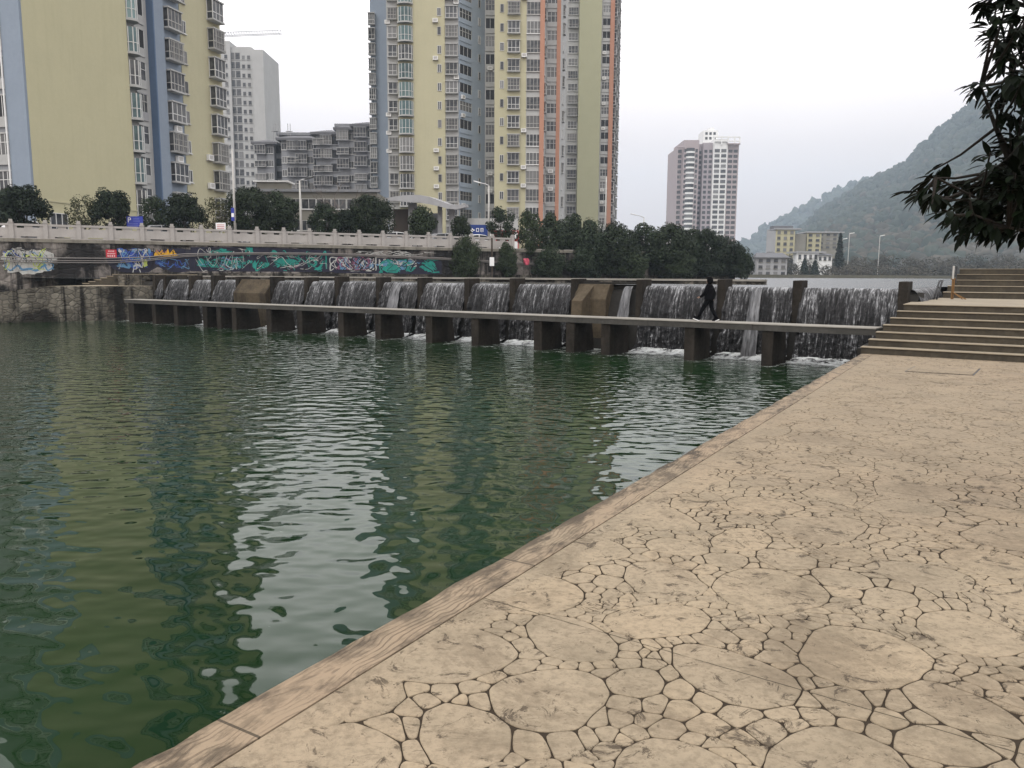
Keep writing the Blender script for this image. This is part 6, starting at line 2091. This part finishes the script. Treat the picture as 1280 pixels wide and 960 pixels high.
# ------------------------------------------------------------------ near tree reaching in from the right
def near_tree():
    base = Vector((6.3, 5.6, 0))
    o = empty('loquat_tree', base); tag(o, 'dark glossy-leaved tree reaching in over the promenade', 'tree')
    rd = random.Random(17)
    tb = MB(); br = MB()
    fork = base + Vector((-.1, 0, 2.0))
    tb.tube([base, base + Vector((.05, .05, 1.0)), fork], [.16, .13, .11], 10)
    tips = []
    DD = 5.0
    # main boughs as pixel paths (px, py, d)
    boughs = [
        [(1470, 300, 5.5), (1380, 285, 5.3), (1310, 270, 5.2), (1250, 262, 5.0), (1205, 240, 4.9), (1170, 222, 4.8)],
        [(1470, 300, 5.5), (1390, 300, 5.2), (1320, 296, 5.0), (1260, 284, 4.8), (1215, 268, 4.7)],
        [(1310, 270, 5.2), (1270, 215, 5.2), (1245, 160, 5.2), (1226, 108, 5.1)],
        [(1470, 250, 5.6), (1400, 180, 5.6), (1330, 120, 5.5), (1285, 90, 5.4), (1255, 60, 5.3)],
        [(1470, 250, 5.6), (1410, 120, 5.6), (1350, 40, 5.5), (1290, 10, 5.4), (1255, -20, 5.3)],
        [(1400, 180, 5.6), (1340, 190, 5.4), (1300, 200, 5.3), (1265, 205, 5.2), (1240, 215, 5.1)],
        [(1390, 300, 5.2), (1340, 250, 5.0), (1290, 240, 5.0), (1225, 250, 4.9), (1190, 250, 4.9)],
    ]
    def path(b_): return [P(*q_) for q_ in b_]
    for b_ in boughs:
        pts = path(b_)
        if b_[0][0] >= 1470: pts = [fork] + pts
        n = len(pts)
        br.tube(pts, [max(.007, .05 * (1 - i / (n - 1)) ** 1.2) for i in range(n)], 6)
    whorls = []
    # clusters: photo pixel, distance, size
    def W(px, py, d=None): whorls.append((P(px, py, d if d else rd.uniform(4.6, 5.6))))
    outline = [(1142, 238), (1160, 222), (1168, 212), (1152, 240), (1178, 232), (1190, 228), (1205, 236), (1165, 255), (1180, 262), (1195, 280), (1200, 252), (1215, 262),
               (1214, 108), (1226, 100), (1240, 112), (1235, 130), (1248, 128), (1258, 118), (1238, 190), (1250, 182),
               (1232, 5), (1245, 12), (1240, 35), (1255, 45), (1262, 60), (1270, 80), (1265, 25), (1278, 40), (1250, 62), (1275, 5), (1282, 95), (1252, 80), (1245, 52), (1236, -10), (1262, -8), (1250, -15), (1268, 48), (1276, 62), (1272, 92), (1258, 70), (1282, 20),
               (1270, 110), (1280, 125), (1285, 150), (1275, 165), (1262, 175), (1255, 195), (1245, 205), (1272, 190), (1282, 200), (1262, 158), (1268, 135),
               (1225, 285), (1205, 292), (1240, 290), (1262, 292), (1275, 285), (1190, 270), (1212, 240), (1228, 245), (1222, 225), (1236, 228), (1210, 280), (1250, 278), (1172, 245)]
    for q_ in outline: W(*q_)
    # dense mass
    for _ in range(110):
        x = rd.uniform(1225, 1400); lo_ = 190 + (1290 - min(x, 1290)) * .45
        y = rd.uniform(lo_, 285); W(x, y)
    for _ in range(70):
        x = rd.uniform(1285, 1460); W(x, rd.uniform(-60, 290))
    LV, LF = [], []
    def leaf(p, d, up, L, wd):
        d = d.normalized(); s_ = d.cross(up)
        if s_.length < 1e-3: s_ = d.orthogonal()
        s_.normalize(); n_ = s_.cross(d)
        prof = [(0, .02), (.15, .45), (.38, .95), (.6, 1.0), (.82, .6), (1, .02)]
        b0 = len(LV)
        curl = rd.uniform(.05, .22)
        for t, w_ in prof:
            c = p + d * L * t - n_ * (L * curl * t * t) 
            LV.append(c + s_ * wd * .5 * w_ + n_ * wd * .16 * w_); LV.append(c); LV.append(c - s_ * wd * .5 * w_ + n_ * wd * .16 * w_)
        for i in range(5):
            a = b0 + i * 3
            LF.append((a, a + 1, a + 4, a + 3)); LF.append((a + 1, a + 2, a + 5, a + 4))
    allb = [p for b_ in boughs for p in path(b_)]
    for wp in whorls:
        # twig toward nearest bough point to the right
        near = min(allb, key=lambda q_: (q_ - wp).length + (0.3 if q_.x < wp.x else 0))
        d0 = (wp - near)
        d0 = d0.normalized() if d0.length > .02 else Vector((-1, 0, 0))
        if (wp - near).length < .9: br.tube([near, near.lerp(wp, .55) + Vector((0, 0, -.02)), wp], [.011, .008, .005], 5, cap=False)
        for k in range(rd.randint(9, 13)):
            a = Vector((rd.uniform(-1, 1), rd.uniform(-1, 1), rd.uniform(-1.1, .35)))
            dd = (d0 * .65 + a * .9 + Vector((-.30, 0, -.28)))
            leaf(wp - d0 * rd.uniform(0, .10) + a * .02, dd, Vector((0, 0, 1)), rd.uniform(.085, .145), rd.uniform(.032, .047))
    b = MB(); b.add([tuple(v - base) for v in LV], LF)
    M['twig'] = plain('dark_twig_bark', (0.016, 0.013, 0.010), 0.95, 0.3, 8.0, 0.3)
    for bb, nm, mt in ((tb, 'trunk', 'bark'), (br, 'branches', 'twig')):
        bb.build(nm, M[mt], o, smooth=True, rel=True)
    b.build('leaves', M['leafnear'], o, smooth=True)
near_tree()

# ------------------------------------------------------------------ person on the walkway
def person():
    v0 = vpix(886, 402, 0.45)
    g_ = D2(v0, 0.45)
    o = empty('person', (g_.x, g_.y, Z_WALK)); o.rotation_euler = (0, 0, math.atan2(DV.y, DV.x))
    tag(o, 'child in dark hooded clothes striding along the weir walkway', 'person')
    d = g_.y
    H = 54.0 * d / 1000.0
    k = H / 1.70
    # joints (x forward, y left, z up) for a 1.70 m figure in mid stride
    J = {'pelvis': (0, 0, .90), 'waist': (.01, 0, 1.05), 'chest': (.03, 0, 1.25), 'neck': (.05, 0, 1.42), 'head0': (.07, 0, 1.50), 'head1': (.08, 0, 1.62),
         'shL': (.03, .17, 1.36), 'elL': (.10, .24, 1.10), 'wrL': (.27, .22, .95), 'haL': (.34, .20, .92),
         'shR': (.03, -.17, 1.36), 'elR': (-.10, -.24, 1.10), 'wrR': (-.06, -.25, .87), 'haR': (-.04, -.25, .79),
         'hipL': (0.0, .09, .86), 'knL': (.22, .10, .50), 'anL': (.40, .10, .12), 'toL': (.52, .11, .10),
         'hipR': (0.0, -.09, .86), 'knR': (-.06, -.10, .47), 'anR': (-.28, -.10, .12), 'toR': (-.16, -.11, .035)}
    Rr = {'pelvis': .135, 'waist': .13, 'chest': .15, 'neck': .06, 'head0': .075, 'head1': .085, 'shL': .075, 'elL': .055, 'wrL': .042, 'haL': .036,
          'shR': .075, 'elR': .055, 'wrR': .042, 'haR': .036, 'hipL': .10, 'knL': .068, 'anL': .05, 'toL': .04, 'hipR': .10, 'knR': .068, 'anR': .05, 'toR': .04}
    E = [('pelvis', 'waist'), ('waist', 'chest'), ('chest', 'neck'), ('neck', 'head0'), ('head0', 'head1'), ('chest', 'shL'), ('shL', 'elL'), ('elL', 'wrL'), ('wrL', 'haL'),
         ('chest', 'shR'), ('shR', 'elR'), ('elR', 'wrR'), ('wrR', 'haR'), ('pelvis', 'hipL'), ('hipL', 'knL'), ('knL', 'anL'), ('anL', 'toL'), ('pelvis', 'hipR'), ('hipR', 'knR'), ('knR', 'anR'), ('anR', 'toR')]
    names_ = list(J)
    me = bpy.data.meshes.new('body')
    me.from_pydata([J[n_] for n_ in names_], [(names_.index(a), names_.index(c)) for a, c in E], [])
    ob = bpy.data.objects.new('body', me); S.collection.objects.link(ob)
    ob.modifiers.new('skin', 'SKIN')
    if not me.skin_vertices: 
        bpy.context.view_layer.objects.active = ob
    for i, n_ in enumerate(names_):
        me.skin_vertices[0].data[i].radius = ((Rr[n_] * (1.25 if n_[:2] in ('el','wr','kn','an','hi','sh') else 1.0)),) * 2
    me.skin_vertices[0].data[0].use_root = True
    sb = ob.modifiers.new('sub', 'SUBSURF'); sb.levels = 2; sb.render_levels = 2
    bpy.context.view_layer.update()
    dg = bpy.context.evaluated_depsgraph_get()
    m2 = bpy.data.meshes.new_from_object(ob.evaluated_get(dg))
    bpy.data.objects.remove(ob)
    m2.name = 'body'
    m2.materials.clear()
    m2.materials.append(M['black']); m2.materials.append(M['skin'])
    for p_ in m2.polygons:
        c = p_.center
        hand = ((c - Vector(J['haL'])).length < .055 or (c - Vector(J['haR'])).length < .055)
        if c.z > 1.47 and c.x > .06 or hand: p_.material_index = 1
        p_.use_smooth = True
    m2.transform(Matrix.Scale(k, 4))
    bo = bpy.data.objects.new('body', m2); link(bo, o)
    # fingers
    fb = MB()
    for hn, fw in (('haL', Vector((.8, -.1, -.45))), ('haR', Vector((.25, 0, -1)))):
        h_ = Vector(J[hn]); fw = fw.normalized(); sd_ = Vector((0, 1, 0))
        for i, ln in enumerate((.062, .072, .068, .055)):
            s_ = h_ + sd_ * (i - 1.5) * .019
            m_ = s_ + fw * ln * .6 ; e_ = m_ + (fw + Vector((-.1, 0, -.5))).normalized() * ln * .5
            fb.tube([s_ * k, m_ * k, e_ * k], [.010 * k, .009 * k, .006 * k], 6)
        t0 = h_ + Vector((.02, 0, .02)); fb.tube([t0 * k, (t0 + fw * .03 + Vector((.03, -.01, 0))) * k, (t0 + fw * .06 + Vector((.035, -.01, 0))) * k], [.012 * k, .010 * k, .007 * k], 6)
    fb.build('fingers', M['skin'], o, smooth=True)
    # hood / hair shell
    bm = bmesh.new(); bmesh.ops.create_icosphere(bm, subdivisions=3, radius=.125 * k)
    for v in bm.verts:
        v.co.x *= 1.08; v.co.z *= 1.18
        if v.co.x > .085 * k and v.co.z < .05 * k: v.co.x = .085 * k
    mh = bpy.data.meshes.new('hood'); bm.to_mesh(mh); bm.free(); mh.materials.append(M['black'])
    for p_ in mh.polygons: p_.use_smooth = True
    h_ = bpy.data.objects.new('hood', mh); h_.location = (.022 * k, 0, 1.578 * k); link(h_, o)
    # jacket skirt and shoes
    bm = bmesh.new(); bmesh.ops.create_cone(bm, cap_ends=True, segments=20, radius1=.225 * k, radius2=.20 * k, depth=.46 * k)
    for v in bm.verts: v.co.y *= 1.05; v.co.x *= .85
    mh = bpy.data.meshes.new('jacket'); bm.to_mesh(mh); bm.free(); mh.materials.append(M['black'])
    for p_ in mh.polygons: p_.use_smooth = True
    j_ = bpy.data.objects.new('jacket', mh); j_.location = (.015 * k, 0, 1.06 * k); link(j_, o)
    bv = j_.modifiers.new('bevel', 'BEVEL'); bv.width = .03; bv.segments = 3
    for a_, t_, pit in (('anL', 'toL', -.30), ('anR', 'toR', .45)):
        b = MB(); b.profx([(-.045, -.05), (.045, -.05), (.04, .0), (.025, .05), (-.025, .05), (-.04, 0)], -.07, .19)
        b.profx([(-.05, -.075), (.05, -.075), (.05, -.05), (-.05, -.05)], -.08, .20, 1)
        s_ = b.build('shoe', [M['black'], M['signwhite']], o, bevel=.01)
        s_.scale = (k, k, k); a3 = Vector(J[a_]); s_.location = tuple((a3 + Vector((.0, 0, -.03))) * k); s_.rotation_euler = (0, pit, 0)
person()

# ------------------------------------------------------------------ haze
b = MB(); b.box(-1900, 3600, -70, 3400, -5.2, 420)
gz = NG('thin_haze')
gz.nt.nodes.remove(gz.bs)
pv = gz.n('ShaderNodeVolumePrincipled')
pv.inputs['Color'].default_value = (0.72, 0.85, 1.0, 1)
pv.inputs['Density'].default_value = 0.00028
gz.l(pv.outputs[0], gz.out.inputs['Volume'])
tag(b.build('haze', gz.mat), 'thin pale mist over the whole river valley', 'haze', kind='stuff')
